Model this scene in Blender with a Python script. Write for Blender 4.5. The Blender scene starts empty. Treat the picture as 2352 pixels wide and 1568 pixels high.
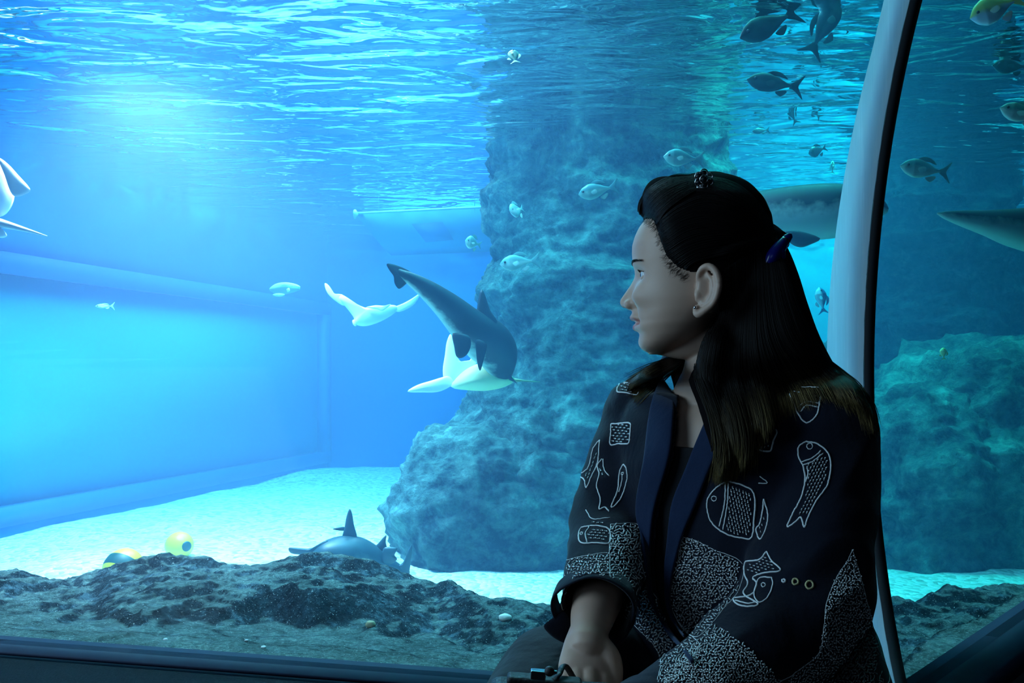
import bpy, bmesh, math, random
import numpy as np
from mathutils import Vector, Matrix, noise

# ------------------------------------------------------------------ camera, world, exposure, lights
F = 2352 * 28 / 36.0          # focal length in pixels of the 2352 x 1568 frame
CX, HY = 1176.0, 858.0        # principal column and horizon row
CZ = 1.04                     # eye height above the visitors' floor
S = bpy.context.scene
COL = S.collection
cam_d = bpy.data.cameras.new('camera'); cam_d.lens = 28; cam_d.sensor_width = 36
cam_d.shift_y = (HY - 784) / 2352.0; cam_d.clip_start = 0.02
cam = bpy.data.objects.new('camera', cam_d); COL.objects.link(cam)
cam.location = (0, 0, CZ); cam.rotation_euler = (math.pi / 2, 0, 0)
S.camera = cam
S.view_settings.view_transform = 'Standard'; S.view_settings.look = 'None'
S.view_settings.gamma = 1; S.view_settings.use_curve_mapping = False
S.view_settings.exposure = 0.0
cy = S.cycles
cy.max_bounces = 10; cy.diffuse_bounces = 3; cy.glossy_bounces = 3; cy.transmission_bounces = 4
cy.volume_bounces = 1; cy.transparent_max_bounces = 12
cy.caustics_reflective = False; cy.caustics_refractive = False
cy.use_denoising = True; cy.sample_clamp_indirect = 4.0; cy.sample_clamp_direct = 12.0
cy.light_sampling_threshold = 0.005
w = bpy.data.worlds.new('world'); S.world = w; w.use_nodes = True
w.node_tree.nodes['Background'].inputs[0].default_value = (0.02, 0.05, 0.09, 1)
w.node_tree.nodes['Background'].inputs[1].default_value = 0.05

def P(px, py, d):
    """the point at depth d (metres along the view axis) behind a pixel of the frame"""
    return Vector(((px - CX) / F * d, d, CZ - (py - HY) / F * d))

ZF = CZ - 1.10      # gravel bed of the tank
ZS = CZ + 1.50      # water surface
ZL = CZ - 0.55      # sill of the panes
def light(name, kind, loc, aim, energy, color, size=1.0, size_y=None, **kw):
    l = bpy.data.lights.new(name, kind); l.energy = energy; l.color = color
    if kind == 'AREA':
        l.shape = 'RECTANGLE'; l.size = size; l.size_y = size_y or size
    else:
        l.shadow_soft_size = size
    for k, v in kw.items(): setattr(l, k, v)
    o = bpy.data.objects.new(name, l); COL.objects.link(o); o.location = loc
    o.rotation_euler = (Vector(aim) - Vector(loc)).to_track_quat('-Z', 'Y').to_euler()
    return o
# lamps that hang over the water, with added lights among them
light('tank_light', 'AREA', (-1.0, 6.8, ZS + 1.1), (-1.0, 6.8, 0), 470, (.80, .95, .95), 2.4)
light('tank_light', 'SPOT', (-1.95, 4.2, ZS + .45), (-1.80, 4.5, 0), 1800, (1.0, .82, .95), .22, spot_size=2.0, spot_blend=1.0)
light('tank_light', 'SPOT', (-.75, 4.2, ZS + .7), (-.7, 4.6, 0), 190, (.10, .90, 1.0), .20, spot_size=1.5, spot_blend=1.0)
light('tank_light', 'SPOT', (1.75, 4.6, ZS + .8), (1.9, 4.9, 0), 470, (.04, .95, .78), .25, spot_size=1.6, spot_blend=1.0)
light('tank_light', 'AREA', (3.6, 6.6, ZS + 1.0), (3.4, 6.6, 0), 110, (.05, .95, .95), 2.0)
light('tank_light', 'AREA', (-.5, 3.7, ZS + .9), (-.4, 2.9, 0), 150, (.36, .78, 1.0), 1.0)
light('tank_light', 'AREA', (3.4, 8.1, ZS + .8), (3.4, 8.1, 0), 260, (.05, 1.0, .84), 1.6)  # added light, brightens the far end so the ripples mirror teal
light('added_uplight', 'AREA', (-2.2, 4.4, ZS + .35), (-2.2, 4.4, 9), 420, (.60, .92, 1.0), 2.0)  # added uplight, brightens the ceiling for glints in the ripples
light('added_uplight', 'AREA', (1.2, 4.2, ZS + .35), (1.2, 4.2, 9), 260, (.05, 1.0, .88), 2.4)  # added uplight for teal glints in the ripples
# added fill lights on the woman, standing in for glow from the tank
light('added_fill', 'AREA', (-1.80, .80, 1.60), (0.2, 1.05, 1.20), 25.0, (.42, .74, 1.0), 1.2)
light('added_fill', 'AREA', (-.9, -1.2, 1.9), (0.3, 1.0, 1.0), 2.2, (.45, .72, 1.0), 1.0)

# ------------------------------------------------------------------ helpers
def mesh_obj(name, verts, faces, mat=None, parent=None, smooth=True):
    me = bpy.data.meshes.new(name)
    v = np.asarray(verts, dtype=np.float32).reshape(-1, 3)
    if isinstance(faces, np.ndarray):
        n, k = faces.shape
        me.vertices.add(len(v)); me.vertices.foreach_set('co', v.ravel())
        me.loops.add(n * k); me.loops.foreach_set('vertex_index', faces.astype(np.int32).ravel())
        me.polygons.add(n)
        me.polygons.foreach_set('loop_start', np.arange(0, n * k, k, dtype=np.int32))
        me.update(calc_edges=True); me.validate()
    else:
        me.from_pydata([tuple(map(float, a)) for a in v], [], faces); me.update()
    if smooth: me.polygons.foreach_set('use_smooth', [True] * len(me.polygons))
    if mat: me.materials.append(mat)
    o = bpy.data.objects.new(name, me); COL.objects.link(o)
    if parent: o.parent = parent
    return o
def tag(o, label=None, cat=None, group=None, kind=None):
    if label: o['label'] = label
    if cat: o['category'] = cat
    if group: o['group'] = group
    if kind: o['kind'] = kind
    return o
def empty(name, loc=(0, 0, 0), rot=(0, 0, 0)):
    o = bpy.data.objects.new(name, None); COL.objects.link(o); o.location = loc; o.rotation_euler = rot
    o.empty_display_size = .1
    return o
def grid_faces(nu, nv, wrap_u=False):
    """quads of a grid whose vertex (i, j) has the index i * nv + j"""
    iu = np.arange(nu if wrap_u else nu - 1); jv = np.arange(nv - 1)
    I, J = np.meshgrid(iu, jv, indexing='ij'); I2 = (I + 1) % nu
    return np.stack([I * nv + J, I2 * nv + J, I2 * nv + J + 1, I * nv + J + 1], -1).reshape(-1, 4)
def join_grids(parts):
    vs, fs, o = [], [], 0
    for v, f in parts:
        v = np.asarray(v).reshape(-1, 3); vs.append(v); fs.append(np.asarray(f) + o); o += len(v)
    return np.concatenate(vs), np.concatenate(fs)
def box_vf(lo, hi):
    x0, y0, z0 = lo; x1, y1, z1 = hi
    v = [(x0,y0,z0),(x1,y0,z0),(x1,y1,z0),(x0,y1,z0),(x0,y0,z1),(x1,y0,z1),(x1,y1,z1),(x0,y1,z1)]
    f = [(0,3,2,1),(4,5,6,7),(0,1,5,4),(1,2,6,5),(2,3,7,6),(3,0,4,7)]
    return np.array(v, float), np.array(f)
def tube_vf(pts, rad, n=8, cap=True, flat=1.0, up=None):
    """a tube through pts; rad a number or one per point; flat squeezes it along its second axis"""
    p = np.asarray(pts, float); m = len(p)
    r = np.full(m, rad, float) if np.isscalar(rad) else np.asarray(rad, float)
    t = np.gradient(p, axis=0); t /= np.linalg.norm(t, axis=1)[:, None] + 1e-12
    a = np.array(up if up is not None else ((0, 0, 1) if abs(t[0][2]) < .9 else (1, 0, 0)), float)
    rings = []
    for i in range(m):
        u = np.cross(a, t[i]); nn = np.linalg.norm(u)
        if nn < 1e-6: u = np.cross((.3, .5, .8), t[i]); nn = np.linalg.norm(u)
        u /= nn; w_ = np.cross(t[i], u)
        if up is None: a = w_
        ang = np.arange(n) / n * 2 * math.pi
        rings.append(p[i] + r[i] * (np.cos(ang)[:, None] * u + flat * np.sin(ang)[:, None] * w_))
    v = np.array(rings).reshape(-1, 3)
    f = []
    for i in range(m - 1):
        for j in range(n):
            k = (j + 1) % n
            f.append((i * n + j, i * n + k, (i + 1) * n + k, (i + 1) * n + j))
    f = np.array(f)
    if cap:
        c0, c1 = len(v), len(v) + 1
        v = np.concatenate([v, [p[0]], [p[-1]]])
        g = [(c0, c0, (j + 1) % n, j) for j in range(n)] + [(c1, c1, (m - 1) * n + j, (m - 1) * n + (j + 1) % n) for j in range(n)]
        v = np.concatenate([v, v[c0:c0+1], v[c1:c1+1]])
        g = [(c0, c0 + 2, (j + 1) % n, j) for j in range(n)] + [(c1, c1 + 2, (m - 1) * n + j, (m - 1) * n + (j + 1) % n) for j in range(n)]
        f = np.concatenate([f, g])
    return v, f
def interp(x, xs, ys): return np.interp(x, xs, ys)
def smoothstep(a, b, x):
    t = np.clip((np.asarray(x, float) - a) / (b - a), 0, 1); return t * t * (3 - 2 * t)
def fbm(p, oct=4, H=.9, lac=2.1): return noise.fractal(p, H, lac, oct)

# ------------------------------------------------------------------ materials
class M_:
    def __init__(s, name):
        s.m = bpy.data.materials.new(name); s.m.use_nodes = True; s.t = s.m.node_tree; s.t.nodes.clear()
        s.out = s.t.nodes.new('ShaderNodeOutputMaterial')
    def n(s, typ, **kw):
        nd = s.t.nodes.new(typ)
        for k, v in kw.items():
            if k.startswith('i_'):
                k2 = k[2:]; k2 = int(k2) if k2.isdigit() else k2.replace('_', ' ')
                sock = nd.inputs[k2]
                if isinstance(v, bpy.types.NodeSocket): s.t.links.new(v, sock)
                else: sock.default_value = v
            else: setattr(nd, k, v)
        return nd
    def l(s, a, b): s.t.links.new(a, b)
    def ramp(s, fac, stops, interp='LINEAR'):
        r = s.n('ShaderNodeValToRGB'); s.l(fac, r.inputs[0]); cr = r.color_ramp; cr.interpolation = interp
        while len(cr.elements) > 1: cr.elements.remove(cr.elements[-1])
        for i, (p, c) in enumerate(stops):
            e = cr.elements[0] if i == 0 else cr.elements.new(p)
            e.position = p; e.color = (*c, 1) if len(c) == 3 else c
        return r.outputs[0]
    def coord(s, what='Object', scale=(1, 1, 1), rot=(0, 0, 0)):
        tc = s.n('ShaderNodeTexCoord'); mp = s.n('ShaderNodeMapping')
        mp.inputs['Scale'].default_value = scale; mp.inputs['Rotation'].default_value = rot
        s.l(tc.outputs[what], mp.inputs[0]); return mp.outputs[0]
    def noise(s, vec, scale, detail=4, rough=.55, dist=0):
        nd = s.n('ShaderNodeTexNoise', i_Scale=scale, i_Detail=detail, i_Roughness=rough, i_Distortion=dist)
        s.l(vec, nd.inputs['Vector']); return nd.outputs['Fac']
    def mix(s, fac, a, b, mode='MIX'):
        nd = s.n('ShaderNodeMix', data_type='RGBA', blend_type=mode)
        for v, i in ((fac, 0), (a, 6), (b, 7)):
            if isinstance(v, bpy.types.NodeSocket): s.l(v, nd.inputs[i])
            else: nd.inputs[i].default_value = v if i == 0 else ((*v, 1) if len(v) == 3 else v)
        return nd.outputs[2]
    def math(s, op, a, b=0.0, clamp=False):
        nd = s.n('ShaderNodeMath', operation=op, use_clamp=clamp)
        for v, i in ((a, 0), (b, 1)):
            if isinstance(v, bpy.types.NodeSocket): s.l(v, nd.inputs[i])
            else: nd.inputs[i].default_value = v
        return nd.outputs[0]
    def bump(s, h, strength=.5, dist=.01, normal=None):
        b = s.n('ShaderNodeBump', i_Strength=strength, i_Distance=dist); s.l(h, b.inputs['Height'])
        if normal: s.l(normal, b.inputs['Normal'])
        return b.outputs[0]
    def pbr(s, color, rough=.6, metal=0, normal=None, spec=.5, **kw):
        b = s.n('ShaderNodeBsdfPrincipled')
        for v, k in ((color, 'Base Color'), (rough, 'Roughness'), (metal, 'Metallic'), (spec, 'Specular IOR Level')):
            if isinstance(v, bpy.types.NodeSocket): s.l(v, b.inputs[k])
            else: b.inputs[k].default_value = ((*v, 1) if k == 'Base Color' and len(v) == 3 else v)
        if normal: s.l(normal, b.inputs['Normal'])
        for k, v in kw.items(): b.inputs[k.replace('_', ' ')].default_value = v
        s.l(b.outputs[0], s.out.inputs[0]); s.b = b
        return s.m
def plain(name, color, rough=.6, metal=0, bump=0, scale=60, var=.15, **kw):
    q = M_(name); v = q.coord('Object'); nz = q.noise(v, scale, 5)
    c = q.mix(nz, [x * (1 - var) for x in color], [min(1, x * (1 + var)) for x in color])
    return q.pbr(c, rough, metal, q.bump(nz, bump, .004) if bump else None, **kw)

def mat_rock(name, dark, light_, scale=1.0, speck=None):
    q = M_(name); v = q.coord('Object')
    a = q.noise(v, 3.2 * scale, 9, .62, .6); b = q.noise(v, 22 * scale, 7, .7)
    vo = q.n('ShaderNodeTexVoronoi', feature='DISTANCE_TO_EDGE', i_Scale=5 * scale); q.l(q.math('ADD', 0, 0), vo.inputs['Randomness']); vo.inputs['Randomness'].default_value = 1
    q.t.links.remove(vo.inputs['Randomness'].links[0])
    wv = q.n('ShaderNodeVectorMath', operation='MULTIPLY_ADD'); q.l(v, wv.inputs[0]); wv.inputs[1].default_value = (1, 1, 1)
    nn = q.n('ShaderNodeTexNoise', i_Scale=4.0 * scale); q.l(v, nn.inputs['Vector']); q.l(nn.outputs['Color'], wv.inputs[2]); q.l(wv.outputs[0], vo.inputs['Vector'])
    f = q.math('ADD', q.math('MULTIPLY', a, .65), q.math('MULTIPLY', b, .35))
    c = q.ramp(f, [(.40, dark), (.53, [x * .65 + y * .35 for x, y in zip(dark, light_)]), (.66, light_)])
    if speck is not None:
        s_ = q.noise(v, 75 * scale, 2, .5)
        c = q.mix(q.math('MULTIPLY', q.math('SUBTRACT', s_, .60, True), 12, True), c, speck)
    h = q.math('ADD', q.math('MULTIPLY', a, 1.0), q.math('MULTIPLY', b, .45))
    return q.pbr(c, .9, 0, q.bump(h, .9, .09 / scale), spec=.2)
# ------------------------------------------------------------------ tank shell
def mat_water_surface():
    q = M_('water_surface'); v = q.coord('Object', (1, 1, 1))
    vs = q.coord('Object', (1.0, 2.1, 1), (0, 0, .25))
    a = q.noise(vs, 1.5, 2, .45, .9); b = q.noise(vs, 4.5, 2, .5, .6)
    h = q.math('ADD', a, q.math('MULTIPLY', b, .22))
    nb = q.bump(h, 1.0, .095)
    fr = q.n('ShaderNodeFresnel', i_IOR=1.333); q.l(nb, fr.inputs['Normal'])
    g = q.n('ShaderNodeBsdfGlossy'); g.inputs['Color'].default_value = (.93, .98, 1, 1); g.inputs['Roughness'].default_value = .03
    q.l(nb, g.inputs['Normal'])
    t = q.n('ShaderNodeBsdfTransparent')
    mx = q.n('ShaderNodeMixShader'); q.l(fr.outputs[0], mx.inputs[0]); q.l(t.outputs[0], mx.inputs[1]); q.l(g.outputs[0], mx.inputs[2])
    q.l(mx.outputs[0], q.out.inputs[0]); return q.m
def mat_water():
    q = M_('tank_water')
    s_ = q.n('ShaderNodeVolumeScatter', i_Density=.070, i_Anisotropy=.2); s_.inputs['Color'].default_value = (.30, .53, 1, 1)
    a = q.n('ShaderNodeVolumeAbsorption', i_Density=.42); a.inputs['Color'].default_value = (.30, .80, .945, 1)
    ad = q.n('ShaderNodeAddShader'); q.l(s_.outputs[0], ad.inputs[0]); q.l(a.outputs[0], ad.inputs[1]); q.l(ad.outputs[0], q.out.inputs['Volume'])
    return q.m

# left wall: from (XW, 5.2) towards the corner at depth 9.3
WA = Vector((-3.34 - 1.9, 5.2 - 5.6, 0)); WB = Vector((-2.156, 9.3, 0))
wd = (Vector((-2.156, 9.3, 0)) - Vector((-3.50, 5.2, 0))).normalized()
WA = WB - wd * 10.0
wn = Vector((wd.y, -wd.x, 0))                      # towards the water
m_wall = plain('painted_concrete_blue', (.01, .33, .72), .75, bump=.1, scale=3, var=.10)
m_wall2 = plain('painted_concrete_deep_blue', (.01, .22, .62), .8, bump=.1, scale=2, var=.12)
m_frame = plain('wet_window_frame', (.01, .13, .32), .5, var=.08)
def wall_quad(s0, s1, z0, z1, off=0.0, thick=.12):
    """box on the left wall between distances s0, s1 from the far corner"""
    a, b = WB - wd * s0, WB - wd * s1
    lo = off - thick
    v = []
    for z in (z0, z1):
        for p_, o_ in ((a, lo), (b, lo), (b, off), (a, off)):
            q_ = p_ + wn * o_; v.append((q_.x, q_.y, z))
    f = [(0,1,2,3),(7,6,5,4),(0,4,5,1),(1,5,6,2),(2,6,7,3),(3,7,4,0)]
    return np.array(v), np.array(f)
ZW0, ZW1 = CZ - .90, CZ + .68                        # window opening in the left wall
tag(mesh_obj('wall_left', *join_grids([wall_quad(-.1, 10, ZF - .3, ZW0 - .10), wall_quad(-.1, 10, ZW1 + .08, ZS + 1.6), wall_quad(-.1, .05, ZW0 - .11, ZW1 + .1)]), m_wall, smooth=False), kind='structure')
fr_ = [wall_quad(.0, 10, ZW0 - .13, ZW0, .05, .12), wall_quad(.0, 10, ZW1, ZW1 + .14, .05, .12), wall_quad(0, .14, ZW0, ZW1, .05, .12)]
tag(mesh_obj('window_2_frame', *join_grids(fr_), m_frame, smooth=False), kind='structure')
def mat_cyan():
    q = M_('opaque_cyan_glow'); v = q.coord('Object')
    nz = q.noise(v, .8, 2)
    c = q.mix(nz, (.0, .36, .47), (.0, .42, .53))  # glow behind the pane is put into this opaque cyan
    return q.pbr(c, .25, 0, spec=.4)
tag(mesh_obj('window_2', *wall_quad(.05, 10, ZW0 - .02, ZW1 + .02, -.05, .03), mat_cyan(), smooth=False), kind='structure')
# back wall and right wall
tag(mesh_obj('wall_back', *box_vf((-2.4, 9.3, ZF - .3), (1.3, 9.5, ZS + 1.6)), m_wall2, smooth=False), kind='structure')
tag(mesh_obj('wall_far', *box_vf((1.3, 9.3, ZF - .3), (8.2, 9.5, ZS + 1.6)), plain('concrete_teal_light', (.01, .36, .36), .8, bump=.1, scale=2, var=.15), smooth=False), kind='structure')  # teal light for the water surface to mirror, put into the wall colour
tag(mesh_obj('wall_right', *box_vf((8.0, 4.0, ZF - .3), (8.2, 9.5, ZS + 1.6)), m_wall2, smooth=False), kind='structure')
# gravel bed
def mat_gravel():
    q = M_('white_gravel'); v = q.coord('Object')
    vo = q.n('ShaderNodeTexVoronoi', i_Scale=30.0); q.l(v, vo.inputs['Vector'])
    bg = q.noise(v, 2.0, 4)
    cc = q.n('ShaderNodeSeparateColor'); q.l(vo.outputs['Color'], cc.inputs[0])
    c = q.ramp(cc.outputs[0], [(0, (.40, .50, .40)), (.45, (.82, .90, .74)), (1, (1, 1, .90))])
    c = q.mix(q.math('MULTIPLY', bg, .35), c, (.55, .70, .66))
    h = q.math('SUBTRACT', 1.0, vo.outputs['Distance'])
    return q.pbr(c, .9, 0, q.bump(h, .9, .02), spec=.2)
nx, ny = 190, 150
gx = np.linspace(-6.2, 8.1, nx); gy = np.linspace(1.9, 9.4, ny)
GX, GY = np.meshgrid(gx, gy, indexing='ij')
GZ = np.array([[ZF + .05 * fbm((x * .7, y * .7, 0), 3) + .015 * fbm((x * 3, y * 3, 5), 3) for y in gy] for x in gx])
tag(mesh_obj('gravel_bed', np.stack([GX, GY, GZ], -1).reshape(-1, 3), grid_faces(nx, ny), mat_gravel()), 'pale blue-white gravel spread over the tank floor', 'gravel', kind='stuff')
tag(mesh_obj('floor_tank', *box_vf((-6.3, 1.8, ZF - .3), (8.2, 9.5, ZF - .12)), m_wall2, smooth=False), kind='structure')
# water surface
tag(mesh_obj('water_surface', [(-6.5, .2, ZS), (8.1, .2, ZS), (8.1, 9.4, ZS), (-6.5, 9.4, ZS)], [(0, 1, 2, 3)], mat_water_surface(), smooth=False), 'rippling underside of the water surface above the tank', 'water surface', kind='stuff')
# hall above the tank
m_dark = plain('dark_paint', (.012, .016, .022), .85)
tag(mesh_obj('ceiling_tank', *box_vf((-6.6, 0, ZS + 1.6), (8.2, 9.6, ZS + 1.7)), plain('hall_ceiling_white', (.7, .78, .8), .9), smooth=False), kind='structure')

# ------------------------------------------------------------------ curved panes, rib and sill
SB = Vector((.633, 1.295, 0))                        # foot of the rib
dL = Vector((-1.673, .322, 0)).normalized()          # along the first pane, away from the rib
dR = Vector((.497, .465, 0)).normalized()            # along the second pane
nL = Vector((.189, .982, 0)); nR = Vector((-.68, .73, 0)); nR = Vector((-dR.y, dR.x, 0))
RC = .73
def bulge(h):                                        # outward bulge of the pane at height h over the eye
    k = min(abs(h), .60); b_ = .25 - (RC - math.sqrt(RC * RC - k * k))
    return b_ - max(0, abs(h) - .60) * 1.443
hs = np.linspace(-.55, .86, 66)
def pane_sheet(d_, n_, length, off, name, h0=0):
    v = []
    for t_ in (off + .006, off + .03):
        for s_ in (.004, length):
            for h in hs:
                p_ = SB + d_ * s_ + nL * bulge(h) + n_ * t_; v.append((p_.x, p_.y, CZ + h))
    n = len(hs); f = []
    for i in range(n - 1):
        f += [(i, i + 1, n + i + 1, n + i), (2 * n + i, 3 * n + i, 3 * n + i + 1, 2 * n + i + 1)]
    f += [(i, 2 * n + i, 2 * n + i + 1, i + 1) for i in range(n - 1)] + [(n + i, n + i + 1, 3 * n + i + 1, 3 * n + i) for i in range(n - 1)]
    f += [(0, n, 3 * n, 2 * n), (n - 1, 3 * n - 1, 4 * n - 1, 2 * n - 1)]
    return v, f
def fix_normals(o, mat2):
    bm = bmesh.new(); bm.from_mesh(o.data); bmesh.ops.recalc_face_normals(bm, faces=bm.faces); o.data.materials.append(mat2)
    for q in bm.faces: q.smooth = False; q.material_index = 0 if abs(q.calc_center_median().dot(Vector((0, 0, 0)))) >= 0 and q.calc_area() > .03 else 1
    bm.to_mesh(o.data); bm.free(); return o
def mat_pane():
    q = M_('clear_acrylic')
    lw = q.n('ShaderNodeLayerWeight', i_Blend=.5); fr = q.n('ShaderNodeMath', operation='MULTIPLY_ADD'); q.l(q.math('POWER', lw.outputs['Facing'], 5.0), fr.inputs[0]); fr.inputs[1].default_value = .12; fr.inputs[2].default_value = .002
    g = q.n('ShaderNodeBsdfGlossy'); g.inputs['Roughness'].default_value = .02; g.inputs['Color'].default_value = (.8, .9, 1, 1)
    t = q.n('ShaderNodeBsdfTransparent'); t.inputs[0].default_value = (.97, .99, 1, 1)
    mx = q.n('ShaderNodeMixShader'); q.l(fr.outputs[0], mx.inputs[0]); q.l(t.outputs[0], mx.inputs[1]); q.l(g.outputs[0], mx.inputs[2])
    q.l(mx.outputs[0], q.out.inputs[0]); return q.m
m_pane = mat_pane()
q_ = M_('pane_edge'); q_.l(q_.n('ShaderNodeBsdfTransparent').outputs[0], q_.out.inputs[0]); m_edge = q_.m
tag(fix_normals(mesh_obj('window_1', *pane_sheet(dL, nL, 4.2, 0, 'window_1'), m_pane), m_edge), kind='structure')
tag(fix_normals(mesh_obj('window_3', *pane_sheet(dR, nR, 6.5, .0, 'window_3'), m_pane), m_edge), kind='structure')
# rib: pale flange reaching into the tank and black seal on the visitors' side
fv = []
for h in hs:
    wd_ = .25 + .11 * max(0, 1 - (h / .6) ** 2)
    p0 = SB + nL * bulge(h); p1 = SB + nL * (bulge(h) + wd_)
    for p_ in (p0, p1): fv.append((p_.x, p_.y, CZ + h))
    for p_ in (p1, p0): fv.append((p_.x + .012, p_.y - .002, CZ + h))
n = len(hs); ff = []
for i in range(n - 1):
    for j in range(4):
        k = (j + 1) % 4; ff.append((4 * i + j, 4 * i + k, 4 * i + 4 + k, 4 * i + 4 + j))
def mat_flange():
    q = M_('brushed_steel_wet'); v = q.coord('Object', (1, 1, .12))
    a = q.noise(v, 90, 6, .6); b = q.noise(v, 14, 4)
    f = q.math('ADD', q.math('MULTIPLY', a, .5), q.math('MULTIPLY', b, .5))
    c = q.ramp(f, [(.25, (.30, .40, .45)), (.55, (.36, .46, .50)), (.75, (.52, .60, .62))])
    return q.pbr(c, .6, .0, q.bump(a, .15, .002), spec=.5)
rib = empty('window_rib', (SB.x, SB.y, ZL)); tag(rib, 'curved upright rib between the two aquarium panes, pale steel edge with black seal', 'window rib')
def under(parent, o):
    o.parent = parent; o.matrix_parent_inverse = Matrix.Translation(parent.location).inverted(); return o
bpy.context.view_layer.update()
under(rib, mesh_obj('flange', np.array(fv), np.array(ff), mat_flange()))
sv = []
for h in hs:
    t0 = bulge(h)
    wseal = .0185
    for a_, b_ in ((0, -.006), (wseal, -.004), (wseal, .010), (0, .004)):
        p_ = SB + nL * (t0 + b_) + Vector((.985, -.15, 0)) * a_; sv.append((p_.x, p_.y, CZ + h))
sf = []
for i in range(n - 1):
    for j in range(4):
        k = (j + 1) % 4; sf.append((4 * i + j, 4 * i + k, 4 * i + 4 + k, 4 * i + 4 + j))
m_black = plain('black_rubber', (.006, .009, .014), .8, var=.1)
under(rib, mesh_obj('seal', np.array(sv), np.array(sf), m_black, smooth=False))
# sill frames
m_sill = plain('navy_metal_frame', (.003, .014, .048), .75, 0, var=.1)
def along(d_, n_, s0, s1, t0, t1, z0, z1):
    v = []
    for z in (z0, z1):
        for s_, t_ in ((s0, t0), (s1, t0), (s1, t1), (s0, t1)):
            p_ = SB + d_ * s_ + n_ * t_; v.append((p_.x, p_.y, z))
    return np.array(v), np.array([(0,3,2,1),(4,5,6,7),(0,1,5,4),(1,2,6,5),(2,3,7,6),(3,0,4,7)])
tag(mesh_obj('trim_1', *along(dL, nL, -.02, 4.2, -.035, .05, ZL - .006, ZL), m_sill, smooth=False), kind='structure')
tag(mesh_obj('trim_2', *along(dR, nR, -.02, 6.5, -.05, .05, ZL - .045, ZL), m_sill, smooth=False), kind='structure')
m_carpet = M_('dark_carpet'); cv = m_carpet.coord('Object'); cn = m_carpet.noise(cv, 260, 3, .7)
m_carpet = m_carpet.pbr(m_carpet.mix(cn, (.004, .006, .009), (.030, .036, .045)), 1, 0, m_carpet.bump(cn, .8, .006), spec=.1)
bench = []
tag(mesh_obj('ledge_bench', *along(dL, nL, -.9, 4.2, -.50, -.044, ZL - .5, ZL - .008), m_carpet, smooth=False), 'dark carpeted ledge running along the foot of the panes', 'bench')
tag(mesh_obj('wall_under', *join_grids([along(dL, nL, -.03, 4.2, -.02, .04, -.1, ZL - .03), along(dR, nR, -.03, 6.5, -.02, .04, -.1, ZL - .05)]), m_dark, smooth=False), kind='structure')
hh = .85
tag(mesh_obj('wall_over', *join_grids([along(dL, nL, .3, 5.6, bulge(hh) - .03, bulge(hh) + .1, CZ + hh, ZS + 1.6), along(dR, nR, -.25, 9, -.32, -.2, CZ + hh, ZS + 1.6)]), m_dark, smooth=False), kind='structure')
# visitors' tunnel
tag(mesh_obj('floor', *box_vf((-4.2, -3, -.1), (4.2, 3.2, 0)), m_carpet, smooth=False), kind='structure')
tag(mesh_obj('wall_behind', *box_vf((-4.2, -3.1, 0), (4.2, -3, 2.6)), m_dark, smooth=False), kind='structure')
tag(mesh_obj('ceiling', *box_vf((-4.2, -3, 2.3), (4.2, .9, 2.4)), m_dark, smooth=False), kind='structure')
# water volume
front = [SB + dL * 4.5 + nL * .29, SB + nL * .29 + dL * .0, SB + dR * 8 + nR * .29]
poly = [(-6.45, 2.5)] + [(p_.x, p_.y) for p_ in front] + [(7.95, 9.29), (-6.45, 9.29)]
n = len(poly); v = [(x, y, z) for z in (ZF - .1, ZS - .004) for x, y in poly]
f = [tuple(range(n))[::-1], tuple(range(n, 2 * n))] + [(i, (i + 1) % n, n + (i + 1) % n, n + i) for i in range(n)]
tag(mesh_obj('tank_water', v, f, mat_water(), smooth=False), 'hazy blue water filling the tank', 'water', kind='stuff')
# ------------------------------------------------------------------ rocks
m_rock = mat_rock('weathered_artificial_rock', (.008, .035, .035), (.22, .46, .40), 1.0)
m_rockd = mat_rock('dark_artificial_rock', (.015, .04, .05), (.13, .22, .22), 1.0)
def rock_disp(p, seed, amp, freq):
    q = Vector((p.x * freq, p.y * freq, p.z * freq * 1.6 + seed * 7.3))
    a = noise.ridged_multi_fractal(q, .9, 2.1, 5, 1.0, 2.0)
    b = noise.fractal(q * .6, .9, 2.0, 4)
    c = noise.fractal(q * 4.0, .8, 2.0, 4)
    return amp * ((a - 1.0) * .55 + b * .8 + c * .22)
def rock_column(name, cx_, cy_, zs, rl, rr, rf, z0, z1, seed, amp=.10, mat=None, nth=220, nz=230):
    z = np.linspace(z0, z1, nz); th = np.arange(nth) / nth * 2 * math.pi
    L = np.interp(z, zs, rl); R = np.interp(z, zs, rr); Fr = np.interp(z, zs, rf)
    v = np.zeros((nth, nz, 3))
    for i, t in enumerate(th):
        c, s = math.cos(t), math.sin(t)
        for j in range(nz):
            rx = R[j] if c > 0 else L[j]; ry = Fr[j]
            r = 1 / math.sqrt((c / rx) ** 2 + (s / ry) ** 2)
            p_ = Vector((cx_ + r * c, cy_ + r * s, z[j]))
            d_ = rock_disp(p_, seed, amp, 1.9)
            r += d_
            v[i, j] = (cx_ + r * c, cy_ + r * s, z[j] + .25 * d_)
    f = grid_faces(nth, nz, True)
    o = mesh_obj(name, v.reshape(-1, 3), f, mat or m_rock)
    return o
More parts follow.
